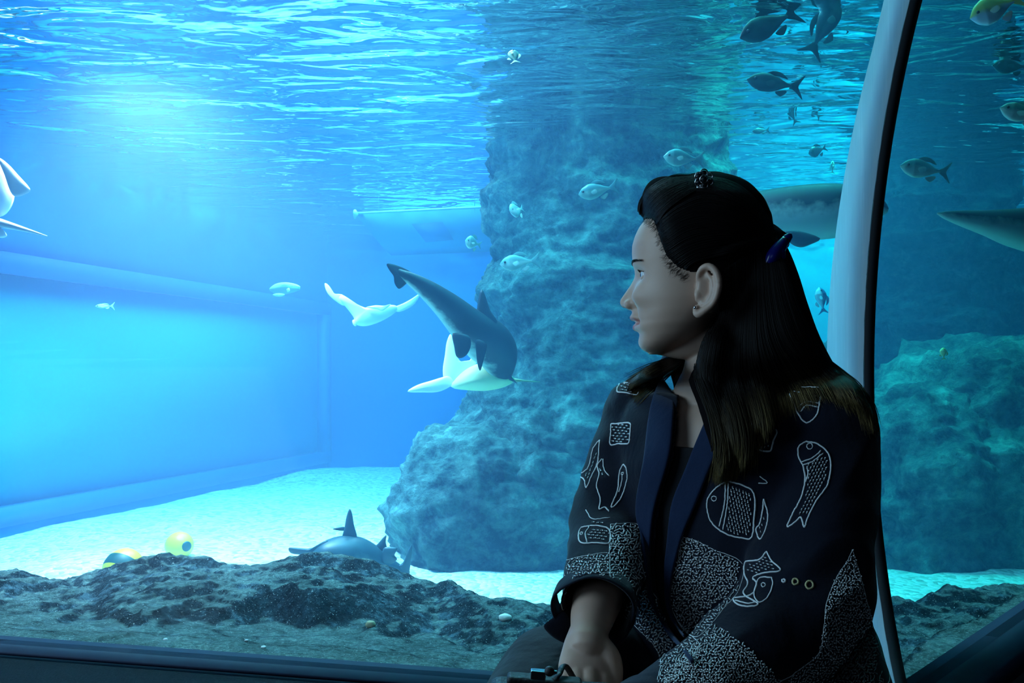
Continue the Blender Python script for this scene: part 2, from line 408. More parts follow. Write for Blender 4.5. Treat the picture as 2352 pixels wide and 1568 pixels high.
def rock_blob(name, c, rad, seed, amp=.12, mat=None, nu=150, nv=110, e=.8):
    v = np.zeros((nu, nv, 3))
    for i in range(nu):
        a = i / nu * 2 * math.pi
        for j in range(nv):
            b = -.45 * math.pi + .95 * math.pi * j / (nv - 1)
            b = max(-math.pi / 2, min(math.pi / 2, b))
            n_ = Vector((math.cos(a) * math.cos(b), math.sin(a) * math.cos(b), math.sin(b)))
            n2 = Vector([math.copysign(abs(k) ** e, k) for k in n_])
            p_ = Vector((c[0] + rad[0] * n2.x, c[1] + rad[1] * n2.y, c[2] + rad[2] * n2.z))
            v[i, j] = p_ + n_ * rock_disp(p_, seed, amp, 2.2)
    return mesh_obj(name, v.reshape(-1, 3), grid_faces(nu, nv, True), mat or m_rock)
def zy(y, d): return CZ - (y - HY) / F * d
ccx, ccy = P(1400, 0, 5.45).x, 5.45
prof = [(345, 1112), (400, 1125), (430, 1092), (480, 1108), (540, 1140), (600, 1150), (645, 1110), (680, 1088), (715, 1125), (780, 1135), (850, 1122), (900, 1095), (960, 1060), (1020, 1035), (1100, 1010), (1235, 1000)]
prof = prof[::-1]
zs_ = [zy(y, 5.3) for y, x in prof] + [ZS + .4]
rl_ = [max(.3, ccx - P(x, 0, 5.3).x) for y, x in prof] + [.75]
rr_ = [.95 if y > 900 else .82 for y, x in prof] + [.70]
rf_ = [.95 if y > 950 else (.80 if y > 600 else .70) for y, x in prof] + [.62]
tag(rock_column('rock_column', ccx, ccy, zs_, rl_, rr_, rf_, ZF - .12, ZS + .3, 1, .11), 'tall craggy rock column rising from the gravel to the water surface', 'rock')
tag(rock_blob('boulder', (P(1165, 0, 5.0).x, 5.05, ZF + .15), (.72, .55, .66), 3, .11, e=.75), 'broad boulder bulging from the foot of the tall rock column', 'rock')
tag(rock_blob('boulder', (P(1330, 0, 4.9).x, 5.15, ZF + .25), (.55, .62, .95), 9, .12, e=.8), 'rounded boulder behind the seated woman, beside the tall rock column', 'rock')
tag(rock_column('rock_column', P(2170, 0, 6.4).x, 6.4, [ZF, 1.0, ZS + .4], [.85, .62, .50], [.9, .62, .52], [.7, .55, .5], ZF - .12, ZS + .3, 5, .12, m_rockd, 170, 190), 'dark rock column seen through the pane beyond the window rib', 'rock')
tag(rock_blob('boulder', (P(2380, 0, 5.3).x, 5.25, ZF + .3), (1.25, .75, 1.05), 6, .15, e=.8), 'big sloping boulder beyond the rib, highest at the picture edge', 'rock')
tag(rock_blob('boulder', (P(2085, 0, 5.1).x, 5.0, ZF + .1), (.42, .5, .86), 8, .12, e=.8), 'lower boulder just beyond the black rib seal, under the dark rock column', 'rock')
tag(rock_blob('boulder', (P(1880, 0, 6.6).x, 6.6, ZF + .3), (.75, .6, 1.1), 11, .14, e=.8), 'distant boulder seen between the long hair and the window rib', 'rock')

# ------------------------------------------------------------------ ledge behind the pane
def mat_ledge():
    q = M_('sandy_ledge_rock'); v = q.coord('Object')
    a = q.noise(v, 7, 8, .65); b = q.noise(v, 85, 5, .75); c_ = q.noise(v, 30, 6, .7)
    rockc = q.ramp(q.math('ADD', q.math('MULTIPLY', a, .5), q.math('MULTIPLY', c_, .5)), [(.42, (.004, .008, .009)), (.52, (.022, .045, .055)), (.63, (.16, .27, .33))])
    sand = q.ramp(q.math('ADD', q.math('MULTIPLY', a, .35), q.math('MULTIPLY', b, .65)), [(.36, (.06, .10, .095)), (.52, (.20, .30, .28)), (.66, (.44, .58, .54))])
    ge = q.n('ShaderNodeNewGeometry'); sp = q.n('ShaderNodeSeparateXYZ'); q.l(ge.outputs['Normal'], sp.inputs[0])
    flat = q.math('MULTIPLY', q.math('SUBTRACT', sp.outputs[2], .94, True), 16, True)
    c = q.mix(flat, rockc, sand)  # sand on the flats; shade of steep faces put into the darker rock
    spk = q.math('MULTIPLY', q.math('SUBTRACT', q.noise(v, 240, 2, .5), .66, True), 14, True)
    c = q.mix(spk, c, (.80, .86, .84))
    h = q.math('ADD', q.math('MULTIPLY', b, .35), q.math('MULTIPLY', c_, .8))
    return q.pbr(c, .9, 0, q.bump(h, 1.0, .05), spec=.25)
tops = [(-900, 1330), (-300, 1325), (0, 1310), (110, 1322), (210, 1318), (250, 1302), (360, 1286), (470, 1283), (560, 1290), (650, 1285), (730, 1275), (790, 1283), (860, 1300), (940, 1328), (1010, 1352), (1080, 1372), (1130, 1387), (1290, 1395), (1700, 1400), (2050, 1400), (2200, 1370), (2352, 1330), (2700, 1300)]
tx = [a for a, b in tops]; ty = [b for a, b in tops]
def ledge_z(x, y):
    u = CX + x / y * F
    edge = np.interp(u, [-900, 1000, 1130, 2050, 2352, 2700], [2.75, 2.75, 2.42, 2.36, 2.7, 2.9])
    yt = np.interp(u, tx, ty); top = (yt + 20 - HY) / F * (edge - .12)
    tl = (x - SB.x) * nL.x + (y - SB.y) * nL.y; tr = (x - SB.x) * nR.x + (y - SB.y) * nR.y
    t = min(tl, tr)
    flat = .60 + .12 * smoothstep(0, .9, t)
    ka = edge - .62 + .07 * math.sin(u * .011 + 1) + .04 * math.sin(u * .033); k = float(smoothstep(ka, ka + (.14 if u > 200 else .14 + (200 - u) * .001), y))
    lump = .045 * noise.fractal(Vector((x * 3.1, y * 3.1, 1.7)), .9, 2, 3) * (1 if k > 0 else 0)
    drop = flat + (top - flat) * k + lump * k * .6
    drop -= (.010 + .014 * k) * fbm(Vector((x * 7, y * 7, 0)), 5) + (.004 + .004 * k) * fbm(Vector((x * 38, y * 38, 3)), 3)
    over = float(smoothstep(edge, edge + .45, y))
    return CZ - (drop + (1.12 - drop) * over)
xs_ = np.linspace(-2.7, 3.4, 470); ys_ = np.linspace(1.2, 3.45, 200)
zz = np.zeros((470, 200)); ok = np.zeros((470, 200), bool)
for i, x in enumerate(xs_):
    for j, y in enumerate(ys_):
        tl = (x - SB.x) * nL.x + (y - SB.y) * nL.y; tr = (x - SB.x) * nR.x + (y - SB.y) * nR.y
        ok[i, j] = min(tl, tr) > .035
        zz[i, j] = ledge_z(x, y) if ok[i, j] else 0
XX, YY = np.meshgrid(xs_, ys_, indexing='ij')
lv = np.stack([XX, YY, zz], -1).reshape(-1, 3); lf = grid_faces(470, 200)
okf = ok.reshape(-1)[lf].all(1); lf = lf[okf]
used = np.unique(lf); remap = np.full(len(lv), -1); remap[used] = np.arange(len(used))
tag(mesh_obj('rock_ledge', lv[used], remap[lf], mat_ledge()), 'low rough rock ledge with a mound and sandy flat, just behind the panes', 'rock ledge')

# pebbles lying on the ledge
def pebble(px, py, w_px, color, label, sx=1.0, sz=.55, seed=0):
    d = .69 * F / (py - HY)
    for _ in range(12):
        x = (px - CX) / F * d; d = (CZ - ledge_z(x, d)) * F / (py - HY)
    x = (px - CX) / F * d; r = w_px / 2 / F * d
    v = []; nu, nv = 28, 18
    for i in range(nu):
        a = i / nu * 2 * math.pi
        for j in range(nv):
            b = -math.pi / 2 + math.pi * j / (nv - 1)
            n_ = Vector((math.cos(a) * math.cos(b), math.sin(a) * math.cos(b), math.sin(b)))
            k = 1 + .12 * noise.noise(n_ * 1.6 + Vector((seed, 0, 0)))
            v.append((n_.x * r * k, n_.y * r * .8 * k, n_.z * r * sz * k))
    o = mesh_obj('pebble', v, grid_faces(nu, nv, True), plain('pebble_stone', color, .7, scale=80, var=.12))
    o.location = (x, d, ledge_z(x, d) + r * sz * .6); tag(o, label, 'pebble')
pebble(1160, 1420, 31, (.85, .80, .70), 'oval cream pebble on the sandy flat beside the dark trousers', seed=1)
pebble(851, 1436, 23, (.50, .42, .24), 'tan pebble at the foot of the rock mound', sz=.8, seed=2)
pebble(605, 1488, 13, (.80, .80, .78), 'small white pebble under the middle of the rock mound', seed=3)
pebble(801, 1523, 12, (.75, .76, .76), 'tiny pale pebble on the sand close to the brown chip', seed=4)
pebble(818, 1534, 26, (.22, .12, .07), 'flat brown stone chip near the bottom frame of the pane', sz=.35, seed=5)
pebble(380, 1470, 11, (.75, .77, .78), 'tiny white pebble below the dark hollow of the mound', seed=6)
pebble(566, 1472, 9, (.70, .75, .75), 'tiniest white pebble, up the sand from the small white one', seed=7)

# yellow floats on the gravel
m_yel = plain('yellow_plastic', (.72, .60, .0), .45, var=.05)
m_grn = plain('dark_green_plastic', (.0, .05, .03), .5)
def revolve(profile, n=40):
    v = [(r * math.cos(k / n * 2 * math.pi), r * math.sin(k / n * 2 * math.pi), z) for k in range(n) for r, z in profile]
    return np.array(v), grid_faces(n, len(profile), True)
def float_ball(px, py, r, axis, label, band):
    d = 1.10 * F / (py - HY); g = empty('float_ball', P(px, py, d) + Vector((0, 0, 0)))
    g.location.z = ZF + r * .97 + .02
    q_ = Vector(axis).normalized().to_track_quat('Z', 'Y'); g.rotation_euler = q_.to_euler()
    pr = [(max(1e-4, r * math.sin(a)), -1.08 * r * math.cos(a)) for a in np.linspace(0, math.pi, 28)]
    mesh_obj('shell', *revolve(pr), m_yel, g)
    if band:
        pr = [(1.004 * r * math.sin(a), -1.08 * 1.004 * r * math.cos(a)) for a in np.linspace(math.pi * .42, math.pi * .60, 8)]
        mesh_obj('band', *revolve(pr), m_grn, g)
    pr = [(1e-4, 1.10 * r), (r * .30, 1.08 * r), (r * .36, 1.03 * r), (r * .38, .98 * r)]
    mesh_obj('end_cap', *revolve(pr), m_grn, g)
    tag(g, label, 'float')
    g.parent = None
float_ball(412, 1290, .079, (.80, -.62, .06), 'round yellow float with a dark end cap lying on the gravel', False)
float_ball(283, 1356, .096, (-.2, -.7, -.62), 'yellow float with a dark band, mostly hidden behind the rock mound', True)

# cage hanging under the surface at the back
cg = empty('hanging_cage', P(960, 520, 6.9)); tag(cg, 'pale boxy cage hanging under the surface before the back wall', 'cage')
bpy.context.view_layer.update()
a0, a1 = P(814, 490, 6.9), P(1140, 472, 6.9)
m_cage = plain('pale_blue_mesh_panel', (.02, .22, .42), .8, var=.08)
m_rope = plain('pale_rope', (.15, .45, .6), .7)
def slab(p00, p10, p11, p01, th):
    v = np.array([p00, p10, p11, p01, *(Vector(k) + Vector((0, th, 0)) for k in (p00, p10, p11, p01))])
    return v, np.array([(0,1,2,3),(7,6,5,4),(0,4,5,1),(1,5,6,2),(2,6,7,3),(3,7,4,0)])
under(cg, mesh_obj('panel', *slab(P(816, 492, 6.92), P(1140, 476, 6.92), P(1140, 558, 7.2), P(880, 568, 7.2), .5), m_cage, smooth=False))
under(cg, mesh_obj('hatch', *slab(P(945, 514, 6.93), P(1016, 509, 6.93), P(1042, 550, 7.08), P(977, 555, 7.08), .02), plain('hatch_dark_blue', (.01, .10, .30), .7), smooth=False))
under(cg, mesh_obj('rail', *tube_vf([P(812, 490, 6.9), P(1142, 474, 6.9)], .010, 8), m_rope))
under(cg, mesh_obj('knot', *tube_vf([P(815, 483, 6.88), P(817, 491, 6.86), P(815, 502, 6.88)], [.012, .024, .010], 8), m_rope))
for xk in (870, 1090):
    under(cg, mesh_obj('rope', *tube_vf([P(xk, 488, 6.9), Vector((P(xk, 0, 6.9).x, 6.9, ZS + .3))], (.0025), 6), m_rope))
# ------------------------------------------------------------------ animals of the tank
def mat_skin(name, back, belly, rough=.45, nscale=18, mottled=.12):
    """colour runs from back to belly through the mesh attribute 'belly'"""
    q = M_(name); at = q.n('ShaderNodeAttribute', attribute_name='belly')
    v = q.coord('Object'); nz = q.noise(v, nscale, 5, .6)
    f = q.math('ADD', at.outputs['Fac'], q.math('MULTIPLY', q.math('SUBTRACT', nz, .5), .5), True)
    c = q.mix(q.ramp(f, [(.35, (0, 0, 0)), (.62, (1, 1, 1))]), back, belly)
    c = q.mix(q.math('MULTIPLY', nz, mottled), c, [k * .4 for k in back])
    return q.pbr(c, rough, 0, q.bump(nz, .2, .004), spec=.4)
def set_attr(o, vals, name='belly'):
    a = o.data.attributes.new(name, 'FLOAT', 'POINT'); a.data.foreach_set('value', np.asarray(vals, dtype=np.float32))
def smooth_path(pts, n):
    """Catmull-Rom through rows of any width"""
    p = np.asarray(pts, float); p = np.concatenate([2 * p[:1] - p[1:2], p, 2 * p[-1:] - p[-2:-1]])
    out = []; m = len(p) - 3
    for t in np.linspace(0, m - 1e-9, n):
        i = int(t); u = t - i; a, b, c, d = p[i:i + 4]
        out.append(.5 * ((2 * b) + (c - a) * u + (2 * a - 5 * b + 4 * c - d) * u * u + (3 * b - a - 3 * c + d) * u ** 3))
    return np.array(out)
def body_tube(name, rows, mat, parent, flat=1.0, n=28, steps=60, up=(0, 0, 1), belly=None):
    """rows: (x, y, z, radius); radius is the half height, flat the width over the height"""
    r = smooth_path(rows, steps); pts, rad = r[:, :3], np.maximum(r[:, 3], .0008)
    v = []; t = np.gradient(pts, axis=0); t /= np.linalg.norm(t, axis=1)[:, None]
    A = []
    for i in range(steps):
        s = np.cross(t[i], up); s /= np.linalg.norm(s); u = np.cross(s, t[i])
        for k in range(n):
            a = k / n * 2 * math.pi
            v.append(pts[i] + rad[i] * (math.cos(a) * u + flat * math.sin(a) * s)); A.append((1 - math.cos(a)) / 2)
    f = [(i * n + k, i * n + (k + 1) % n, (i + 1) * n + (k + 1) % n, (i + 1) * n + k) for i in range(steps - 1) for k in range(n)]
    v.append(pts[0]); v.append(pts[-1]); A += [.5, .5]
    f = [tuple(q) for q in f] + [(len(v) - 2, (k + 1) % n, k) for k in range(n)] + [(len(v) - 1, (steps - 1) * n + k, (steps - 1) * n + (k + 1) % n) for k in range(n)]
    o = mesh_obj(name, v, f, mat)
    set_attr(o, A if belly is None else [belly] * len(v))
    if parent: under(parent, o)
    return o
def fin(name, outline, mat, parent, th=.012, belly=0.0, sub=3, n_out=None):
    """a fin: closed outline of 3-D points, thick in its middle and thin at its rim"""
    p = np.array([tuple(q) for q in outline], float)
    pc = np.concatenate([p[-1:], p, p[:2]]); out = []
    for i in range(1, len(pc) - 2):                      # rounded outline
        a, b, c, d = pc[i - 1], pc[i], pc[i + 1], pc[i + 2]
        for u in np.arange(sub) / sub:
            out.append(.5 * ((2 * b) + (c - a) * u + (2 * a - 5 * b + 4 * c - d) * u * u + (3 * b - a - 3 * c + d) * u ** 3))
    p = np.array(out); m = len(p); c = p.mean(0)
    _, _, vt = np.linalg.svd(p - c); nrm = vt[2]
    rings = [(1.0, 0.0)] + [(k, math.sqrt(1 - k * k)) for k in (.93, .8, .6, .35)]
    v = []
    for sgn in (1, -1):
        for k, h in rings: v.append(c + (p - c) * k + nrm * (sgn * h * th / 2))
        v.append(c[None] + nrm * sgn * th / 2)
    V = np.concatenate(v); blk = len(rings) * m + 1; f = []
    for s_ in (0, 1):
        o_ = s_ * blk
        for i in range(len(rings) - 1):
            for j in range(m):
                k = (j + 1) % m; q = (o_ + i * m + j, o_ + i * m + k, o_ + (i + 1) * m + k, o_ + (i + 1) * m + j)
                f.append(q if s_ == 0 else q[::-1])
        for j in range(m):
            k = (j + 1) % m; q = (o_ + (len(rings) - 1) * m + j, o_ + (len(rings) - 1) * m + k, o_ + blk - 1)
            f.append(q if s_ == 0 else q[::-1])
    o = mesh_obj(name, V, f, mat); set_attr(o, [belly] * len(V))
    if parent: under(parent, o)
    return o
def pp(pts, d):
    """outline in frame pixels; d a depth or a function of (x, y)"""
    return [P(x, y, d(x, y) if callable(d) else d) for x, y in pts]
def root(name, loc, label, cat, group=None):
    g = empty(name, loc); bpy.context.view_layer.update(); return tag(g, label, cat, group)
m_shark = mat_skin('shark_skin_grey', (.012, .022, .026), (.42, .55, .48))
m_ray = mat_skin('pale_ray_skin', (.30, .38, .34), (.82, .88, .80))
m_rayg = mat_skin('yellow_green_ray_skin', (.25, .33, .16), (.70, .86, .48))
m_rayw = mat_skin('white_ray_skin', (.55, .60, .60), (.92, .93, .95))
m_eye = plain('fish_eye_black', (.01, .01, .01), .15)

# grey shark bending down over the pale ray
sh = root('shark', P(1060, 745, 4.1), 'dark grey shark bending its head down, tail raised, before the tall rock column', 'shark')
dd = 4.1
rows = [(897, 611, dd - .26, 3), (918, 626, dd - .25, 9), (945, 641, dd - .22, 16), (985, 668, dd - .16, 25), (1030, 705, dd - .08, 35), (1075, 748, dd, 46), (1112, 778, dd + .08, 56), (1138, 806, dd + .16, 52), (1150, 838, dd + .22, 38), (1158, 862, dd + .26, 20), (1160, 872, dd + .28, 6)]
body_tube('body', [(*P(x, y, d), r / F * d) for x, y, d, r in rows], m_shark, sh, .92, steps=80, up=(.45, -.8, .4))
fd = lambda x, y: dd - .25 + (x - 918) / 240 * .5
fin('tail_fin', pp([(888, 606), (905, 607), (935, 619), (958, 636), (955, 652), (944, 648), (934, 651), (925, 659), (915, 663), (906, 650), (904, 634), (894, 620)], fd), m_shark, sh, .02)
fin('dorsal_fin', pp([(1106, 664), (1115, 680), (1126, 712), (1142, 738), (1128, 752), (1108, 742), (1096, 722), (1098, 690)], dd), m_shark, sh, .03)
fin('pectoral_fin', pp([(1040, 765), (1075, 770), (1082, 790), (1074, 812), (1060, 822), (1048, 818), (1043, 795)], dd - .12), m_shark, sh, .03)
fin('pelvic_fin', pp([(1094, 780), (1118, 790), (1114, 815), (1108, 838), (1103, 851), (1098, 842), (1094, 815)], dd - .14), m_shark, sh, .02)
fin('pectoral_fin', pp([(1168, 845), (1173, 862), (1188, 880), (1181, 877), (1166, 868)], dd + .2), m_shark, sh, .012)

# ray with yellow green belly under the shark
ry = root('ray', P(1100, 865, 4.42), 'pale ray with yellow-green belly curled beneath the dark shark', 'ray')
rd = 4.42
fin('body', pp([(1036, 888), (1058, 858), (1085, 840), (1115, 832), (1150, 842), (1172, 860), (1182, 874), (1160, 888), (1120, 897), (1075, 896)], lambda x, y: rd - .05), m_rayg, ry, .16, 1.0)
fin('wing', pp([(936, 899), (958, 884), (990, 874), (1016, 866), (1032, 864), (1042, 878), (1030, 890), (1005, 900), (970, 901)], rd), m_rayw, ry, .035, .8)
fin('wing', pp([(1036, 766), (1047, 790), (1052, 822), (1066, 832), (1088, 826), (1094, 834), (1078, 852), (1056, 872), (1040, 888), (1022, 878), (1017, 850), (1022, 815), (1026, 785)], rd + .03), m_rayw, ry, .05, .8)
fin('pelvic_fin', pp([(1076, 832), (1090, 812), (1096, 790), (1100, 800), (1096, 825), (1086, 840)], rd + .02), m_rayw, ry, .02, .9)
under(ry, mesh_obj('tail', *tube_vf([P(1170, 872, rd), P(1200, 874, rd + .02), P(1240, 877, rd + .06)], [.014, .006, .002], 8), m_rayg))
# eagle ray to the left of the shark
er = root('ray', P(850, 715, 5.2), 'pale eagle ray with raised wings gliding beside the dark shark tail', 'ray')
ed = lambda x, y: 5.2 + (x - 850) * .0006
fin('body', pp([(775, 684), (790, 700), (812, 728), (814, 742), (826, 748), (845, 748), (875, 738), (905, 720), (915, 706), (900, 700), (868, 704), (838, 706), (805, 690), (785, 676)], ed), m_ray, er, .10, 1.0)
fin('wing', pp([(746, 650), (756, 656), (768, 674), (786, 676), (795, 690), (790, 702), (772, 692), (756, 678), (748, 664)], ed), m_rayw, er, .03, .8)
fin('wing', pp([(905, 706), (925, 697), (945, 686), (963, 675), (960, 688), (948, 702), (930, 712), (912, 716)], ed), m_rayw, er, .03, .9)
fin('pelvic_fin', pp([(840, 706), (862, 701), (884, 702), (898, 698), (890, 706), (878, 714), (866, 710)], lambda x, y: 5.13), m_rayw, er, .02, 1.0)
fin('head_fin', pp([(809, 736), (815, 734), (820, 744), (817, 749), (811, 745)], lambda x, y: 5.14), m_rayw, er, .03, 1.0)
# ray cut by the picture edge
er = root('ray', P(-30, 440, 3.9), 'white ray with a thin trailing tail at the pane edge above the cyan window', 'ray')
fin('body', pp([(-150, 430), (-60, 350), (0, 364), (22, 384), (30, 420), (28, 460), (10, 492), (-20, 500), (-100, 490)], 3.9), m_rayw, er, .14, .9)
fin('wing', pp([(-5, 362), (18, 376), (42, 402), (69, 433), (62, 444), (38, 452), (24, 440), (10, 400)], 3.84), m_rayw, er, .03, .7)
under(er, mesh_obj('tail', *tube_vf([P(-40, 498, 3.9), P(0, 512, 3.88), P(50, 525, 3.86), P(108, 542, 3.84)], [.030, .022, .012, .002], 8), m_rayw)); set_attr(er.children[-1], [.8] * len(er.children[-1].data.vertices))
fin('pelvic_fin', pp([(-30, 515), (0, 522), (16, 540), (5, 546), (-15, 540)], 3.88), m_rayw, er, .03, .9)
# small ray at the left wall
er = root('ray', P(655, 665, 7.2), 'small pale ray near the upper frame of the cyan window', 'ray')
fin('body', pp([(618, 664), (630, 654), (655, 650), (680, 654), (690, 664), (672, 672), (652, 676), (630, 673)], 7.2), mat_skin('teal_ray_skin', (.12, .35, .40), (.25, .55, .60)), er, .12, .3)
fin('wing', pp([(618, 664), (632, 652), (656, 648), (682, 653), (690, 660), (672, 656), (650, 655), (634, 660)], 7.12), m_rayw, er, .03, .9)
fin('wing', pp([(626, 676), (640, 673), (655, 676), (645, 681), (632, 680)], 7.12), m_rayw, er, .03, .9)
fin('head_fin', pp([(658, 664), (664, 661), (666, 668), (660, 671)], 7.1), m_rayw, er, .03, .9)

# shark resting on the gravel behind the mound
m_shark2 = mat_skin('shark_skin_teal_grey', (.02, .06, .07), (.10, .18, .17))
sh = root('shark', P(820, 1285, 4.1), 'teal-grey shark resting on the gravel, tall dorsal fin above the mound', 'shark')
rows = [(706, 1300, 3.95, 6), (722, 1290, 3.97, 20), (755, 1278, 4.0, 38), (805, 1276, 4.05, 46), (850, 1288, 4.1, 38), (890, 1303, 4.14, 24), (922, 1312, 4.17, 12), (940, 1316, 4.18, 5)]
body_tube('body', [(*P(x, y, d), r / F * d) for x, y, d, r in rows], m_shark2, sh, 1.1)
fin('dorsal_fin', pp([(803, 1168), (809, 1180), (813, 1205), (820, 1236), (800, 1246), (786, 1236), (791, 1212), (796, 1185)], 4.05), m_shark2, sh, .03)
fin('second_dorsal_fin', pp([(887, 1228), (886, 1244), (890, 1270), (872, 1282), (856, 1262), (868, 1248)], 4.1), m_shark2, sh, .025)
fin('pectoral_fin', pp([(664, 1257), (690, 1261), (725, 1256), (750, 1240), (760, 1262), (735, 1276), (695, 1274), (668, 1270)], 3.98), m_shark2, sh, .03)
fin('pelvic_fin', pp([(880, 1260), (895, 1256), (913, 1259), (906, 1274), (912, 1284), (896, 1296), (878, 1290)], 4.05), m_shark2, sh, .03)
fin('tail_fin', pp([(905, 1302), (925, 1292), (938, 1262), (947, 1250), (944, 1285), (938, 1322), (926, 1328), (912, 1314)], 4.15), m_shark2, sh, .03)
fin('snout_fin', pp([(764, 1214), (790, 1209), (792, 1218), (778, 1218)], 4.06), m_shark2, sh, .01)

# large shark behind the woman's head
sh = root('shark', P(1800, 495, 3.5), 'large shark with pale belly passing behind the hair clip towards the rib', 'shark')
rows = [(1530, 505, 3.9, 6), (1570, 503, 3.8, 16), (1630, 500, 3.7, 32), (1710, 496, 3.6, 50), (1820, 490, 3.5, 62), (1920, 484, 3.42, 62), (1985, 480, 3.38, 44), (2022, 480, 3.36, 24), (2040, 482, 3.35, 5)]
body_tube('body', [(*P(x, y, d), r / F * d) for x, y, d, r in rows], m_shark, sh, .85)
fin('pectoral_fin', pp([(1800, 532), (1835, 530), (1884, 547), (1860, 562), (1838, 568), (1815, 558)], 3.3), m_shark2, sh, .03, .3)
fin('dorsal_fin', pp([(1640, 470), (1668, 425), (1700, 405), (1712, 450), (1705, 475)], 3.62), m_shark, sh, .03)
fin('tail_fin', pp([(1488, 470), (1510, 490), (1545, 500), (1545, 512), (1515, 530), (1500, 550), (1500, 515)], 3.9), m_shark, sh, .03)
# shark beyond the rib
sh = root('shark', P(2300, 520, 3.4), 'long-snouted shark with pale underside gliding in beyond the rib', 'shark')
rows = [(2153, 490, 3.30, 2), (2172, 494, 3.30, 9), (2210, 501, 3.32, 18), (2270, 512, 3.35, 30), (2340, 524, 3.4, 46), (2430, 530, 3.5, 60), (2560, 530, 3.6, 56), (2700, 520, 3.7, 34), (2800, 515, 3.8, 14)]
body_tube('body', [(*P(x, y, d), r / F * d) for x, y, d, r in rows], m_shark, sh, .95)
fin('pectoral_fin', pp([(2380, 560), (2430, 565), (2470, 600), (2420, 640), (2395, 610)], 3.3), m_shark2, sh, .03, .3)
fin('dorsal_fin', pp([(2450, 480), (2490, 420), (2515, 415), (2520, 480)], 3.55), m_shark, sh, .03)
fin('tail_fin', pp([(2790, 505), (2860, 440), (2850, 500), (2860, 560), (2790, 525)], 3.8), m_shark, sh, .03)

# fish
def make_fish(px, py, L, ang, d, hr, back, belly, label, group=None, yaw=0.0, name='fish', flip=1, fork=1.0):
    """ang: direction of the nose in the picture plane, degrees, 0 right, 90 up; hr: half height over length; yaw turns nose away"""
    m = mat_skin('fish_scales', back, belly, .35, 60 / max(L / F * d, .02) * .1)
    l = L / F * d; c = P(px, py, d)
    g = empty('fish' if name is None else name, c); bpy.context.view_layer.update(); tag(g, label, 'fish', group)
    a = math.radians(ang); ca, sa = math.cos(a), math.sin(a); yw = math.radians(yaw)
    ex = Vector((ca * math.cos(yw), math.sin(yw), sa * math.cos(yw))); up0 = Vector((-sa, 0, ca)) * (1 if ca >= 0 else -1) * flip
    ey = ex.cross(up0).normalized(); up = ey.cross(ex).normalized()
    def W(x, z, y=0): return c + ex * (x * l) + up * (z * l) + ey * (y * l)
    s = np.linspace(0, 1, 44); n = 20; v = []; A = []
    prof = np.interp(s, [0, .04, .14, .32, .5, .7, .85, .93, 1], [.02, .28, .68, 1, .96, .62, .28, .17, .14])
    prof = np.convolve(np.pad(prof, 2, 'edge'), [.1, .2, .4, .2, .1], 'valid')
    for i in range(44):
        x = .5 - s[i] * .82; h = hr * prof[i]; w_ = hr * .42 * np.interp(s[i], [0, .1, .3, .7, 1], [.05, .6, 1, .5, .06])
        for k in range(n):
            t = k / n * 2 * math.pi; v.append(W(x, h * math.cos(t), w_ * math.sin(t))); A.append((1 - math.cos(t)) / 2)
    f = [(i * n + k, i * n + (k + 1) % n, (i + 1) * n + (k + 1) % n, (i + 1) * n + k) for i in range(43) for k in range(n)]
    o = mesh_obj('body', v + [W(.505, 0)], f + [(len(v), (k + 1) % n, k) for k in range(n)], m); set_attr(o, A + [.5]); under(g, o)
    fk = fork
    fin('tail_fin', [W(-.28, .035), W(-.38, .10), W(-.52, .22 * fk), W(-.44, .06), W(-.42, 0), W(-.44, -.06), W(-.52, -.22 * fk), W(-.38, -.10), W(-.28, -.035)], m, g, .02 * l, .2)
    fin('dorsal_fin', [W(.18, hr * .85), W(.06, hr * 1.28), W(-.10, hr * 1.18), W(-.22, hr * .6), W(-.05, hr * .8)], m, g, .015 * l, .1)
    fin('anal_fin', [W(-.02, -hr * .85), W(-.12, -hr * 1.25), W(-.22, -hr * .8), W(-.2, -hr * .55)], m, g, .015 * l, .6)
    sd = -1 if ey.y > 0 else 1
    fin('pectoral_fin', [W(.18, -.02, sd * hr * .40), W(.06, .02, sd * hr * .55), W(.02, -.06, sd * hr * .6), W(.12, -.10, sd * hr * .5)], m, g, .01 * l, .5)
    ec = W(.37, hr * .16, sd * hr * .30); r = .030 * l
    e = revolve([(max(1e-5, r * math.sin(t)), r * math.cos(t)) for t in np.linspace(0, math.pi, 8)], 10)
    under(g, mesh_obj('eye', e[0] + np.array(ec), e[1], m_eye))
    return g
dk = (.006, .035, .04), (.02, .09, .09); pl = (.22, .42, .40), (.75, .90, .78); gr = (.10, .30, .30), (.45, .68, .55)
make_fish(1768, 56, 150, 205, 3.3, .19, *dk, 'dark deep-bodied fish under the teal surface, tail fork raised beside the rock column')
make_fish(1893, 62, 150, 62, 3.3, .17, (.08, .26, .34), (.20, .45, .55), 'big blue-grey fish nosing steeply up towards the water surface', flip=1)
make_fish(1953, 26, 95, 102, 3.5, .10, *dk, 'slim dark fish swimming upright close to the top of the rib', flip=1)
make_fish(1780, 192, 130, 172, 3.6, .17, *dk, 'dark fork-tailed fish with a bright snout, below the two big surface fish')
make_fish(1818, 262, 52, 118, 4.6, .17, *dk, 'small dark fish heading up, left of the rounder one at the same height')
make_fish(1868, 256, 46, 140, 4.6, .20, *dk, 'small rounder dark fish beside the steeply heading one')
make_fish(1901, 178, 58, 95, 4.3, .13, *dk, 'small thin dark fish hanging upright below the big blue-grey fish')
make_fish(1878, 346, 44, 200, 4.6, .28, *dk, 'small round dark fish alone beside the rib at mid height')
make_fish(1912, 384, 30, 88, 4.6, .16, *pl, 'tiny bright upright fish against the rib')
make_fish(1945, 258, 34, 100, 4.8, .16, *dk, 'tiny dark upright fish half hidden by the rib')
